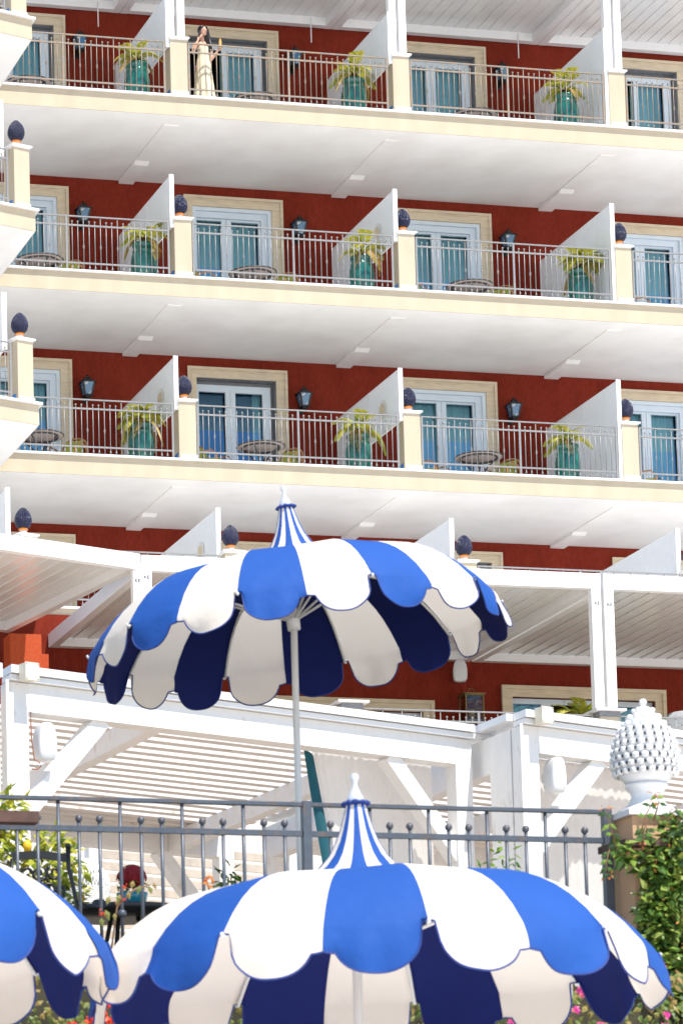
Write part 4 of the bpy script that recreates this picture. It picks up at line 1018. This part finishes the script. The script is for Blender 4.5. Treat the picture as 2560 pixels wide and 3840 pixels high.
# ------------------------------------------------------------------ iron fence
YF = -44.1
FB = -22.78
t = fence = thing('iron_fence', 'dark grey iron fence with ball-topped bars in front of the timber pergola', 'fence', (0, 0, 0))
x0, xm, x1 = -12.0, -8.967, -7.212
MB().box(x0, YF - 0.02, -21.842, xm - 0.026, YF + 0.02, -21.822).build('top_rail', M['iron'], t); MB().box(xm + 0.026, YF - 0.02, -21.842, x1 - 0.026, YF + 0.02, -21.822).build('top_rail', M['iron'], t)
MB().box(x0, YF - 0.012, -22.008, xm - 0.026, YF + 0.012, -21.978).build('middle_rail', M['iron'], t); MB().box(xm + 0.026, YF - 0.012, -22.008, x1 - 0.026, YF + 0.012, -21.978).build('middle_rail', M['iron'], t)
MB().box(x0, YF - 0.012, FB + 0.10, xm - 0.026, YF + 0.012, FB + 0.13).build('bottom_rail', M['iron'], t); MB().box(xm + 0.026, YF - 0.012, FB + 0.10, x1 - 0.026, YF + 0.012, FB + 0.13).build('bottom_rail', M['iron'], t)
for x in (xm, x1): MB().box(x - 0.024, YF - 0.024, FB, x + 0.024, YF + 0.024, -21.815).build('post', M['iron'], t)
ml = MB().tube([(0,0,FB + 0.05), (0,0,-21.845)], 0.0102, 8).lathe([(0.014, 0), (0.024, 0.01), (0.024, 0.03), (0.014, 0.04)], (0,0,-22.47), 8).mesh('long_bar', M['iron'])
ms = MB().tube([(0,0,FB + 0.05), (0,0,-21.955)], 0.0100, 8).ball((0,0,-21.938), 0.0205, 12, 8).mesh('ball_bar', M['iron'])
full = [-10.365, -10.02, -9.672, -9.326, -8.60, -8.26, -7.919, -7.576]
short = [-10.594, -10.48, -10.251, -10.136, -9.904, -9.788, -9.559, -9.442, -9.21, -9.092, -8.83, -8.715, -8.487, -8.371, -8.145, -8.028, -7.807, -7.692, -7.46, -7.344] + [-10.71 - 0.115*i for i in range(9)]
for x in full: link('long_bar', ml, t, (x, YF, 0))
for x in short: link('ball_bar', ms, t, (x, YF, 0))

# ------------------------------------------------------------------ garden pillar, white pinecone
Y0 = -44.3
gx = at(1900 + 1120/2.376, 2560 + 1300/2.376, Y0).x + 0.0
t = thing('garden_pillar', 'peach rendered pillar overgrown with vine, carrying the white pinecone', 'pillar', (0, 0, 0))
PT = -21.882
MB().box(gx, Y0, -25.0, gx + 0.62, Y0 + 0.27, PT).build('shaft', M['terracotta'], t)
MB().box(gx - 0.03, Y0 - 0.03, PT + 0.002, gx + 0.65, Y0 + 0.30, PT + 0.035).build('cap', M['marble'], t)
m = MB(); m.hexa([(gx - 0.09, Y0 - 0.10, -22.065), (gx + 0.45, Y0 - 0.10, -22.065), (gx + 0.45, Y0 - 0.002, -22.06), (gx - 0.09, Y0 + 0.27, -22.06), (gx - 0.09, Y0 - 0.10, -22.03), (gx + 0.45, Y0 - 0.10, -22.03), (gx + 0.45, Y0 - 0.002, -22.02), (gx - 0.09, Y0 + 0.27, -22.02)])
m.build('tile_ledge', M['rooftile'], t)
p = at(0, 3080, -44.3)
t = thing('garden_pillar', 'peach garden pillar just outside the left edge, its brown tile ledge showing', 'pillar', (0, 0, 0))
MB().box(p.x - 0.75, -44.35, -25.0, p.x - 0.13, -43.85, -21.88).build('shaft', M['terracotta'], t)
MB().box(p.x - 0.8, -44.46, p.z - 0.03, at(118, 3080, -44.3).x, -44.36, p.z + 0.03).build('tile_ledge', M['rooftile'], t)
pw = at(1900 + 1232/2.376, 2560 + 1128/2.376, -44.14)
pt_ = at(1900 + 1215/2.376, 2560 + 165/2.376, -44.14); HW = pt_.z - (PT + 0.035)
t = thing('pinecone_ornament', 'large white ceramic pinecone with pierced scales on the garden pillar', 'ornament', (pw.x + 0.01, -44.14, PT + 0.036))
pr_ = lambda f: 0.205*max(0.03, math.sin(PI*min(1, 0.16 + 0.84*f**0.86))**0.9) if f > 0 else 0.12
MB().lathe([(0.17, 0.0), (0.165, 0.015), (0.12, 0.04), (0.095, 0.07), (0.085, 0.095), (0.09, 0.12), (0.115, 0.15), (0.122, 0.16), (0.118, 0.166)], seg=40).build('base', M['ceramic'], t)
co = MB(); HZ = 0.166; HH = HW - HZ - 0.01
def wr(f):
    if f < 0.25: return 0.115 + (0.183 - 0.115)*math.sin(PI/2*f/0.25)**0.8
    return 0.183*max(0.0, math.cos(PI/2*((f - 0.25)/0.77)**1.18))
co.lathe([(max(0.004, wr(i/20) - 0.012), HZ + HH*i/20) for i in range(21)], seg=40)
rows = 10; hm_ = MB()
for i in range(rows):
    f = 0.14 + 0.76*(i/(rows-1)); r = wr(f); z = HZ + HH*f; n = max(5, int(2*PI*r/0.050))
    slope = (wr(f + 0.03) - wr(f - 0.03))/(0.06*HH)
    for q in range(n):
        a = 2*PI*(q + 0.5*(i % 2))/n
        d = Vector((math.cos(a), math.sin(a), -slope*0.5 + 0.12)).normalized(); o = Vector((r*math.cos(a), r*math.sin(a), z)) - d*0.012
        x = d.cross(Vector((0, 0, 1))).normalized(); y = x.cross(d)
        s_k = 0.75 + 0.25*min(1, r/0.12)
        q_ = []
        for rr, h in ((0.0245, 0.0), (0.0235, 0.010), (0.019, 0.019), (0.012, 0.025), (0.004, 0.0275)):
            for s_ in range(10):
                b = 2*PI*s_/10; q_.append(o + d*h + (x*math.cos(b) + y*math.sin(b)*0.85)*rr*s_k)
        co.grid(q_, 10, 5, wrap=True)
        a2 = a + PI/n; d2 = Vector((math.cos(a2), math.sin(a2), -slope*0.5)).normalized(); o2 = Vector((r*math.cos(a2), r*math.sin(a2), z)) + d2*0.006
        x2 = d2.cross(Vector((0, 0, 1))).normalized(); y2 = x2.cross(d2)
        if f < 0.7: co.add([o2 + (x2*math.cos(2*PI*s_/10) + y2*math.sin(2*PI*s_/10))*0.0105 for s_ in range(10)], [tuple(range(10))], 1)
co.ball((0, 0, HZ + HH), 0.022, 10, 8)
cobj = co.build('cone', [M['ceramic'], M['holes']], t)

# ------------------------------------------------------------------ parasols
def umbrella(loc, phi, first_blue, tilt, label, pole_len, seed=0, nr=10, RU=1.27, hd=0.43, off=0.0, co=0.0, vb=0.23, vs=0.11):
    rr = random.Random(seed)
    t = thing('garden_parasol', label, 'parasol', loc, 0, 'blue and white striped parasols'); t.rotation_euler = tilt
    def prof(s):        # s: 0 at the hub .. 1 at the rib tips -> radius, height
        r = 0.16 + (RU - 0.16)*s; q = r/RU
        return r, hd*(1 - q**4.6)
    def drop(u):        # valance length from rib (0) to mid seam (1)
        if u < 0.055: return 0.012
        if u < 0.085: return 0.012 + 0.10*((u-0.055)/0.03)
        if u > 0.88: return vs + 0.008*math.cos(PI/2*(u-0.88)/0.12)
        e0 = 0.112 + (vs + 0.008 - 0.112)*((u-0.085)/0.795)
        return e0 + (vb - e0)*max(0.0, 1 - abs((u-0.4825)/0.3975)**2.4)**0.7
    NA = 36; NS = 14; NV = 7
    def point(i, u, s, dv):
        # i: panel index, u: 0..1 across the panel by angle; even panels start on a rib
        ang = phi + (i + u)*PI/nr
        e = u if i % 2 == 0 else 1 - u               # distance from rib
        sag = 1 - 0.020*math.sin(PI/2*e)
        if dv is None:
            r, z = prof(s); k = s**2
            return ang, r*(1 - (1 - sag)*k), z - 0.028*math.sin(PI/2*e)*s*(1.4 - s)
        D = drop(e); h = D*dv
        rip = (0.010*math.sin(11*ang + 3*dv + seed) + 0.007*math.sin(41*ang + seed*3 + 4*math.sin(3*ang)) * (0.4 + 0.6*math.sin(2*ang + seed)**2))*dv**0.7 + 0.010*math.sin(23*ang + seed*2)*dv*dv
        wv = wob[i]
        r = RU*sag + 0.035*math.sin(min(1, h/0.16)*PI/2) + rip + wv*h
        z = -0.028*0.4*math.sin(PI/2*e) - h + 0.0
        return ang, r, z
    wob = [rr.uniform(-0.10, 0.14) for _ in range(20)]
    def xyz(a): ang, r, z = a; return (r*math.sin(ang), -r*math.cos(ang), z)
    cv = MB(); edge = []; li = MB()
    for i in range(2*nr):
        blue = ((i % 2 == 0) == first_blue); mi = 0 if blue else 1
        pts = []
        for j in range(NS + 1):
            for q in range(NA + 1): pts.append(xyz(point(i, q/NA, j/NS, None)))
        for j in range(1, NV + 1):
            for q in range(NA + 1): pts.append(xyz(point(i, q/NA, 1, j/NV)))
        cv.grid(pts, NA + 1, NS + NV + 1, mi)
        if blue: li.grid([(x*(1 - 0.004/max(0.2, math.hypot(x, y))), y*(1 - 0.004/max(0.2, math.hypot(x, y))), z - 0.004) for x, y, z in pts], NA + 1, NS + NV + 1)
        edge += [xyz(point(i, q/NA, 1, 1.0)) for q in range(NA)]
    cvo = cv.build('canopy', [M['blue'], M['canvas']], t)
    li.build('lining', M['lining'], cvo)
    tr = MB(); tr.tube(edge + [edge[0]], 0.0048, 5, cap=False); tr.build('piping', M['trim'], t)
    # pointed vent cap
    vc = MB(); n = 12; cp = [(0.31, 0.405), (0.235, 0.432), (0.18, 0.472), (0.135, 0.524), (0.10, 0.588), (0.076, 0.65), (0.058, 0.712), (0.045, 0.768)]
    for i in range(2*nr):
        blue = ((i % 2 == 0) == first_blue); pts = []
        for r, z in cp:
            for q in range(n//2 + 1):
                ang = phi + (i + q/(n//2))*PI/nr; pts.append((r*math.sin(ang) + co, -r*math.cos(ang), z + hd - 0.395))
        vc.grid(pts, n//2 + 1, len(cp), 0 if blue else 1)
    vc.build('vent_cap', [M['blue'], M['canvas']], t)
    rf = MB(); pts = []
    for q in range(49):
        a = 2*PI*q/48; r = 0.052 + 0.006*math.sin(12*a); pts.append((r*math.cos(a) + co, r*math.sin(a), hd - 0.395 + 0.77 + 0.003*math.sin(9*a)))
    rf.tube(pts, 0.010, 6, cap=False); rf.build('ruffle', M['trim'], t)
    MB().lathe([(0.038, 0.758), (0.038, 0.795), (0.030, 0.812), (0.014, 0.845), (0.010, 0.865), (0.017, 0.878), (0.021, 0.891), (0.017, 0.905), (0.002, 0.912)], c=(co, 0, hd - 0.395), seg=20).build('finial', M['silver'], t)
    po = MB().lathe([(0.021, -pole_len), (0.021, hd - 0.01)], c=(off, 0, 0), seg=18).build('pole', M['pole'], t); po.rotation_euler = Euler(tilt).to_matrix().inverted().to_euler()
    hb = MB(); hb.lathe([(0.022, 0.0), (0.04, 0.0), (0.042, 0.06), (0.03, 0.10), (0.022, 0.10)], (off, 0, -0.02), 14); hb.build('hub', M['pole'], t); MB().lathe([(0.022, 0.38), (0.045, 0.38), (0.045, 0.43), (0.022, 0.43)], (off, 0, hd - 0.45), seg=14).build('crown_hub', M['pole'], t)
    for k in range(nr):
        ang = phi + k*2*PI/nr; sx, sy = math.sin(ang), -math.cos(ang); m = MB(); pts = []
        for j in range(12):
            r, z = prof(j/11); pts.append((r*sx, r*sy, z - 0.022))
        pts.append(((RU + 0.02)*sx, (RU + 0.02)*sy, -0.02)); m.tube(pts, 0.0085, 6)
        rib = m.build('rib', M['pole'], t)
        r, z = prof(0.42); MB().tube([(0.04*sx + off, 0.04*sy, 0.05), (r*sx, r*sy, z - 0.04)], 0.0075, 6).build('strut', M['pole'], rib)
        MB().ball(((RU + 0.018)*sx, (RU + 0.018)*sy, -0.012), 0.008, 8, 6).build('tip', M['ceramic'], rib)
    return t
cback = at(1108, 2395, -41.8)
umbrella((-8.205, -41.8, -20.30), R_(2), True, (R_(-1.5), R_(-6.0), 0), 'raised striped parasol in the middle, tilted, behind the iron fence', 2.5, 3, 10, 1.27, 0.385, 0.0, 0.055, 0.205, 0.085)
umbrella((-9.765, -47.2, -23.11), R_(-9.5), False, (R_(-1.5), R_(-0.2), 0), 'large striped parasol in the right foreground with its peak over the fence', 2.2, 5, 9, 1.255, 0.355, -0.07, -0.045, 0.218, 0.115)
umbrella((-12.31, -47.2, -23.055), R_(36), False, (R_(-1.5), R_(1.0), 0), 'striped parasol cut off by the left edge in the foreground', 2.2, 8, 9, 1.255, 0.36, 0, 0, 0.235, 0.125)

# ------------------------------------------------------------------ plants
def cloud(mb, c, rad, n, l, w, r, up=0.3, mi=0, shell=0.35):
    for _ in range(n):
        while True:
            q = Vector((r.uniform(-1, 1), r.uniform(-1, 1), r.uniform(-1, 1)))
            if shell < q.length < 1: break
        p = Vector(c) + Vector((q.x*rad[0], q.y*rad[1], q.z*rad[2]))
        d = Vector((q.x + r.uniform(-.8, .8), q.y + r.uniform(-.8, .8) - 0.2, q.z*0.6 + r.uniform(-.9, .5))).normalized()
        nn = Vector((r.uniform(-.6, .6), r.uniform(-1, 0.2), r.uniform(0, 1) + up))
        s = r.uniform(0.6, 1.15); mb.leaf(p, d, nn, l*s, w*s, mi)
r = random.Random(11)
# lemon tree
t = thing('lemon_tree', 'yellow-green lemon tree with a few lemons behind the fence at left', 'tree', (-9.72, -40.0, -22.75))
m = MB(); m.tube([(0.0, 0, 0), (0.02, 0, 0.5), (-0.02, 0.02, 0.9), (0.05, 0, 1.3), (0.1, 0, 1.6)], [.04, .035, .03, .02, .01], 8)
for a, b in (((0, 0, .6), (-.35, 0, 1.0)), ((0, 0, .7), (.45, .1, 1.15)), ((0, 0, .8), (.2, -.1, 1.45)), ((0, 0, .9), (-.2, 0, 1.5)), ((.3, .1, 1.0), (.62, 0, 1.25))):
    m.tube([a, [(a[i]+b[i])/2 + (0.05 if i == 2 else 0) for i in range(3)], b], [.02, .014, .005], 6)
m.build('trunk', M['stem'], t)
m = MB()
for c, rad, n in (((-.05, 0, 1.35), (.32, .25, .22), 90), ((.12, 0, 1.55), (.16, .15, .2), 45), ((.38, 0, 1.22), (.28, .22, .16), 70), ((.52, 0, 1.0), (.16, .16, .2), 40), ((-.35, 0, 1.05), (.3, .25, .35), 90), ((.1, 0, .85), (.4, .25, .25), 70), ((-.2, 0, .6), (.45, .25, .25), 60), ((.45, .0, 1.38), (.13, .1, .08), 16), ((-.55, 0, 1.3), (.2, .2, .15), 30)):
    cloud(m, c, rad, int(n*2.3), 0.10, 0.06, r, 0.5, 0, 0.1)
m.build('crown', M['lemonleaf'], t)
for p in ((0.58, -.12, 0.98), (-.28, -.2, .55), (-.02, -.2, .62), (0.2, -.22, 1.3)):
    MB().lathe([(0.003, -0.045), (0.02, -0.035), (0.032, 0), (0.02, 0.035), (0.003, 0.042)], p, 10).build('lemon', M['lemon'], t)
# small green shrubs behind the fence
for i, (px, py, lab, n) in enumerate(((1890, 3230, 'small bright green lemon shrub behind the fence at right', 46), (860, 3290, 'dark glossy green shrub behind the fence near the middle', 60), (1800, 3290, 'low leafy shrub between the fence bars at right', 18))):
    p = at(px, py, -41.5)
    t = thing('green_shrub', lab, 'shrub', (p.x, -41.5, -22.75)); h = p.z + 22.75
    MB().tube([(0, 0, 0), (0.02, 0, h*0.6), (0.01, 0, h)], [.014, .01, .004], 6).build('stem', M['stem'], t)
    m = MB(); cloud(m, (0, 0, h*0.95), (0.09, 0.09, 0.22 if i == 0 else .12), n, 0.075, 0.04, r, 0.4, 0, 0.0); cloud(m, (0, 0, h*0.65), (0.16, 0.12, 0.18), n, 0.08, 0.04, r, 0.4, 0, 0.0); m.build('foliage', M['greenleaf'], t)
# vine on the pillar
t = thing('climbing_vine', 'dark green climbing vine with orange young shoots over the garden pillar', 'climbing plant', (gx, Y0, -22.0))
m = MB(); o_ = MB(); sv = MB()
def put(px, py, n, sx, sz, l=0.05, flower=0, depth=0.06, mb=None):
    p = at(px, py, Y0 - 0.07) - Vector((gx, Y0, -22.0))
    cloud(mb or m, p, (sx, depth, sz), n, l, l*0.62, r, 0.2, 0, 0.0)
    if flower: cloud(o_, p + Vector((0, -0.05, 0)), (sx, 0.03, sz), flower, 0.03, 0.014, r, 0.5, 0, 0.0)
for px, py, n, sx, sz, fl in ((2540, 3660, 190, .07, .08, 8), (2500, 3730, 190, .08, .09, 8), (2550, 3790, 160, .06, .08, 8), (2440, 3720, 120, .07, .08, 8), (2440, 3230, 150, .09, .10, 5), (2520, 3170, 170, .09, .13, 9), (2500, 3330, 230, .11, .12, 8), (2425, 3390, 60, .04, .08, 0), (2530, 3450, 240, .10, .13, 9),
                              (2455, 3460, 200, .07, .13, 5), (2415, 3520, 40, .025, .05, 0), (2330, 3190, 36, .04, .05, 3), (2500, 3580, 200, .10, .10, 10), (2550, 3260, 200, .08, .15, 8), (2560, 3110, 90, .06, .07, 5), (2420, 3620, 150, .08, .08, 8), (2350, 3215, 30, .03, .05, 2),
                              (2480, 3400, 160, .07, .07, 3), (2545, 3560, 150, .07, .1, 6), (2380, 3660, 50, .05, .05, 3)):
    put(px, py, int(n*0.6), sx, sz, 0.082, fl)
def shoot(pts, n, l=0.06):
    q = [at(px, py, Y0 - dy) - Vector((gx, Y0, -22.0)) for px, py, dy in pts]
    sv.tube(q, [0.005 - 0.003*i/(len(q)-1) for i in range(len(q))], 5)
    for i in range(n):
        f = (i + 0.5)/n*(len(q)-1); k = min(len(q)-2, int(f)); p = q[k].lerp(q[k+1], f - k)
        for s in (-1, 1): m.leaf(p, (s*0.9 + r.uniform(-.3, .3), r.uniform(-.5, .2), r.uniform(-.9, .2)), (0, -1, .4), l*r.uniform(.7, 1.1), l*0.5)
    cloud(o_, q[-1], (.02, .02, .02), 5, 0.035, 0.015, r, 0.5, 0, 0.0)
shoot([(2310, 3180, .1), (2290, 3110, .12), (2268, 3030, .14)], 4); shoot([(2400, 3130, .1), (2420, 3060, .1), (2450, 3000, .1)], 3); shoot([(2450, 3080, .1), (2470, 3010, .1), (2455, 2975, .1)], 3)
shoot([(2285, 3180, .1), (2272, 3240, .12), (2285, 3290, .12)], 4); shoot([(2500, 3080, .1), (2530, 3040, .1)], 3); shoot([(2420, 3100, .1), (2410, 3160, .12)], 3)
m.add(o_.v, o_.f, 1); m.build('foliage', [M['ivy'], M['orangeflower']], t); sv.build('stem', M['stem'], t)
# flowering hedge below the fence terrace
t = thing('flowering_hedge', 'olive and orange leaved hedge with magenta and red blooms below the fence', 'hedge', (0, -44.75, -24.9))
m = MB(); pk = MB(); rdm = MB()
for i in range(11000):
    x = r.uniform(-12.4, -6.2); z = r.uniform(0.0, 2.10 + 0.10*math.sin(5*x) + 0.05*math.sin(13*x)) ; y = r.uniform(-0.16, 0.20)
    if x > -7.6 : z = min(z + 0.0, 2.05)
    m.leaf((x, y, z), (r.uniform(-1, 1), r.uniform(-1, .3), r.uniform(-1, .6)), (r.uniform(-.6, .6), -1, r.uniform(0, 1)), 0.06*r.uniform(.6, 1.2), 0.036)
def blooms(mb, x0_, x1_, z0_, z1_, n, s=0.035):
    for _ in range(n):
        c = Vector((r.uniform(x0_, x1_), -0.22 + r.uniform(-.05, .05), r.uniform(z0_, z1_)))
        for q in range(7): mb.leaf(c, (r.uniform(-1, 1), r.uniform(-1, .1), r.uniform(-1, 1)), (r.uniform(-.5, .5), -1, .3), s, s*0.8)
blooms(pk, -8.4, -6.3, 1.2, 2.0, 60, 0.030); blooms(rdm, -11.4, -9.4, 1.1, 2.05, 150, 0.04)
m.add(pk.v, pk.f, 1); m.add(rdm.v, rdm.f, 2); m.build('foliage', [M['hedgeleaf'], M['pinkflower'], M['redflower']], t)
# flower shoots between the two front parasols
t = thing('flowering_shoot', 'brownish shoot with red buds leaning between the two foreground parasols', 'plant', (-10.15, -45.2, -23.2))
m = MB(); sv = MB(); fl = MB(); oo = Vector((-10.15, -45.2, -23.2))
for pts in (((400, 3470), (440, 3400), (500, 3340), (560, 3320)), ((390, 3440), (370, 3420)), ((440, 3400), (430, 3380))):
    q = [at(a, b, -45.2) - oo for a, b in pts]; q[0] = q[0] + (Vector((0, 0, -0.25)) if len(pts) > 2 else Vector((0, 0, 0)))
    sv.tube(q, 0.005, 5)
for a, b, l in ((450, 3375, .055), (395, 3435, .06), (480, 3360, .045), (525, 3340, .05), (560, 3340, .045), (410, 3380, .05), (380, 3460, .05), (500, 3320, .045), (430, 3440, .04), (575, 3325, .04)):
    p = at(a, b, -45.2) - oo; m.leaf(p + Vector((0, 0, l*.5)), (r.uniform(-.4, .4), -.3, -1), (0, -1, .2), l, l*.6)
for a, b in ((385, 3420), (470, 3330), (460, 3370)): cloud(fl, at(a, b, -45.22) - oo, (.012, .01, .014), 8, .022, .014, r, .4, 0, 0.0)
m.build('foliage', M['hedgeleaf'], t); sv.build('stem', M['stem'], t); fl.build('buds', M['redflower'], t)
t = thing('flowering_shoot', 'reddish leafy shoot rising over the right parasol near the fence middle', 'plant', (-9.3, -44.9, -22.9))
m = MB(); oo = Vector((-9.3, -44.9, -22.9)); sv = MB(); sv.tube([at(790, 3420, -44.9) - oo, at(785, 3340, -44.9) - oo, at(770, 3290, -44.9) - oo], 0.005, 5)
for a, b in ((770, 3290), (785, 3310), (760, 3310), (800, 3320), (775, 3325)): m.leaf(at(a, b, -44.9) - oo, (r.uniform(-1, 1), -.3, r.uniform(-.4, .9)), (0, -1, .3), .045, .022)
m.build('foliage', M['orangeflower'], t); sv.build('stem', M['stem'], t)
# crimson chrysanthemum in a teal pot
p = at(500, 3330, -41.0)
t = thing('potted_chrysanthemum', 'crimson chrysanthemum in a bright teal pot on the dark table', 'potted plant', (p.x - 0.01, -41.0, -21.975)); t.scale = (.72, .72, .78)
MB().lathe([(0.08, 0.0), (0.11, 0.02), (0.135, 0.10), (0.14, 0.14), (0.125, 0.14), (0.12, 0.11), (0.0, 0.11)], seg=28, mod=lambda a, s: 1 + 0.03*math.sin(14*a)).build('pot', mat('turquoise_glaze', (0.0, 0.22, 0.30), 0.2, coat=0.6), t)
m = MB(); cloud(m, (0, 0, 0.20), (.13, .13, .08), 120, .05, .03, r, .4, 0, 0.0); m.build('foliage', M['ivy'], t)
m = MB()
for _ in range(150):
    q = Vector((r.gauss(0, 1), r.gauss(0, 1), abs(r.gauss(0, 1)))).normalized(); c = Vector((q.x*.13, q.y*.13, .25 + q.z*.12))
    for k in range(8):
        a = k*PI/4; d = (q.orthogonal().normalized()); d.rotate(Matrix.Rotation(a, 3, q)); m.leaf(c, d + q*.4, q, .024, .012)
m.ball((0, 0, .27), .105, 14, 10, sc=(1.1, 1.1, .85)); m.build('blooms', M['mumflower'], t)
# wrought iron chair and table
p = at(255, 3190, -41.5); q0 = at(45, 3215, -41.5)
t = thing('wrought_iron_chair', 'black wrought iron chair with scrolled back behind the fence at left', 'chair', (p.x, -41.5, -22.75))
zt = p.z + 22.75; wd = p.x - q0.x
m = MB(); m.tube([(0, 0, zt + .02), (0.0, 0, zt - .1), (0.03, -.01, zt - .25), (0.05, -.03, zt - 0.38), (0.05, 0, 0)], [.016, .014, .013, .013, .013], 8); m.ball((0, 0, zt + .025), .02)
m.tube([(-wd, 0, zt - .06), (-wd - .02, 0, zt - .3), (-wd, 0, 0)], .013, 8)
m.bar((-wd, 0, zt - .045), (-wd*0.5, 0, zt - .03), .014, .05); m.bar((-wd*.5, 0, zt - .03), (0, 0, zt - .05), .014, .05); m.tube([(-wd - .01, 0, .42), (0.06, 0, .42)], .013, 6)
m.build('frame', M['black'], t)
sc_ = MB()
def scroll(cx, cz, rad, a0, turns, s=1):
    pts = []
    for i in range(26):
        f = i/25; a = a0 + s*turns*2*PI*f; rr_ = rad*(1 - 0.75*f); pts.append((cx + rr_*math.cos(a), 0, cz + rr_*math.sin(a)))
    sc_.tube(pts, .0095, 6)
for cx, cz, rad, a0, tn, s in ((-.09, zt - .14, .05, 2.2, 1.2, 1), (-.19, zt - .15, .055, .8, 1.2, -1), (-.12, zt - .25, .05, -2.2, 1.3, -1), (-.06, zt - .25, .045, 3.5, 1.2, 1), (-.22, zt - .26, .04, 0, 1.2, 1), (-.27, zt - .15, .04, 0, 1, 1), (-.16, zt - .2, .03, 0, 1, 1)): scroll(cx, cz, rad, a0, tn, s)
sc_.build('scrollwork', M['black'], t)
m = MB(); m.tube([(0.04, -.02, zt - .32), (0.09, -.1, zt - .36), (0.16, -.2, zt - .385), (.24, -.3, zt - .36)], .012, 8); m.build('armrest', M['black'], t)
m = MB(); m.lathe([(.24, 0), (.24, .02)], (-.12, -.2, .42), 24); m.build('seat', M['black'], t)
t = thing('iron_table', 'low dark iron table carrying the crimson flowers', 'table', (at(430, 3405, -41.0).x, -41.0, -22.675))
MB().lathe([(.40, .66), (.41, .675), (.41, .69), (.40, .70)], (0.05, 0, 0), 32).build('tabletop', M['charcoal'], t)
for k in range(3):
    a = k*2.09; MB().tube([(.05 + .1*math.cos(a), .1*math.sin(a), .66), (.05 + .3*math.cos(a), .3*math.sin(a), 0)], .015, 6).build('leg', M['charcoal'], t)
m = MB().lathe([(.04, 0), (.045, .02), (.03, .035)], (0, 0, 0), 12); tag(m.build('ashtray', M['charcoal'], None, (at(372, 3390, -41.2).x, -41.2, -21.975)), 'small dark ashtray on the iron table beside the wicker lamp', 'ashtray')
# white wicker lamp
p = at(320, 3225, -37.5); b0 = at(232, 3400, -37.5); b1 = at(408, 3400, -37.5)
t = thing('wicker_lamp', 'big white woven wicker lamp shade standing behind the black chair', 'lamp', ((b0.x + b1.x)/2, -37.5, b0.z - 0.05)); Rw = (b1.x - b0.x)/2; Hh = p.z - b0.z + 0.05
m = MB()
def wr2(f): return Rw*(1.0 - 0.04*(1-f) if f < .45 else max(0.12, math.cos(PI/2*((f - .45)/.60)**1.5)))
for k in range(44):
    for s in (-1, 1):
        pts = []
        for i in range(12):
            f = i/11; a = 2*PI*k/44 + s*0.5*f + 0.02*r.uniform(-1, 1); rr_ = wr2(f)*r.uniform(.98, 1.02); pts.append((rr_*math.cos(a), rr_*math.sin(a), Hh*f))
        m.tube(pts, .0065, 4)
for i in range(11):
    f = 0.03 + 0.45*i/11; m.tube([(wr2(f)*1.01*math.cos(2*PI*q/30), wr2(f)*1.01*math.sin(2*PI*q/30), Hh*f) for q in range(31)], .009, 5, cap=False)
m.build('shade', M['wicker'], t)
MB().lathe([(.05, -0.9), (.05, -0.02)], seg=12).build('stand', M['wicker'], t)

# ------------------------------------------------------------------ ground and terraces
def struct(name, mb, m): o = mb.build(name, m); tag(o, kind='structure'); return o
g = MB(); g.add([(-900, -900, -26.65), (900, -900, -26.65), (900, 900, -26.65), (-900, 900, -26.65)], [(0,1,2,3)]); struct('ground', g, M['paving'])
struct('lower_terrace', MB().box(-22, -50.0, -26.646, 4, -44.62, -24.9), M['paving'])
struct('upper_terrace', MB().box(-22, -44.4, -26.646, 8, -29.5, -22.78), M['earth'])
struct('pergola_terrace', MB().box(-22, -38.3, -22.776, 12, -20.0, -22.30), M['deck'])

# ------------------------------------------------------------------ light
sd = Vector((0.36, -1.0, 1.90)).normalized()       # towards the sun
el = math.asin(sd.z); az = math.atan2(sd.x, sd.y)
w = bpy.data.worlds.new('World'); SC.world = w; w.use_nodes = True
nt = w.node_tree; sky = nt.nodes.new('ShaderNodeTexSky'); sky.sky_type = 'NISHITA'; sky.sun_disc = False
sky.sun_elevation = el; sky.sun_rotation = az; sky.air_density = 1.2; sky.dust_density = 0.4; sky.ozone_density = 2.0
nt.links.new(sky.outputs[0], nt.nodes['Background'].inputs['Color']); nt.nodes['Background'].inputs['Strength'].default_value = 0.13
sl = bpy.data.lights.new('sun', 'SUN'); sl.energy = 4.5; sl.angle = R_(0.5); sl.color = (1.0, 0.955, 0.88)
so = bpy.data.objects.new('sun', sl); C.objects.link(so); so.rotation_euler = (-sd).to_track_quat('-Z', 'Y').to_euler(); so.location = (0, -60, 30)
SC.view_settings.view_transform = 'Standard'; SC.view_settings.look = 'None'; SC.view_settings.exposure = 0.52; SC.view_settings.gamma = 1.0
SC.render.film_transparent = False
SC.cycles.max_bounces = 10; SC.cycles.diffuse_bounces = 5; SC.cycles.glossy_bounces = 4; SC.cycles.transmission_bounces = 4; SC.cycles.transparent_max_bounces = 12
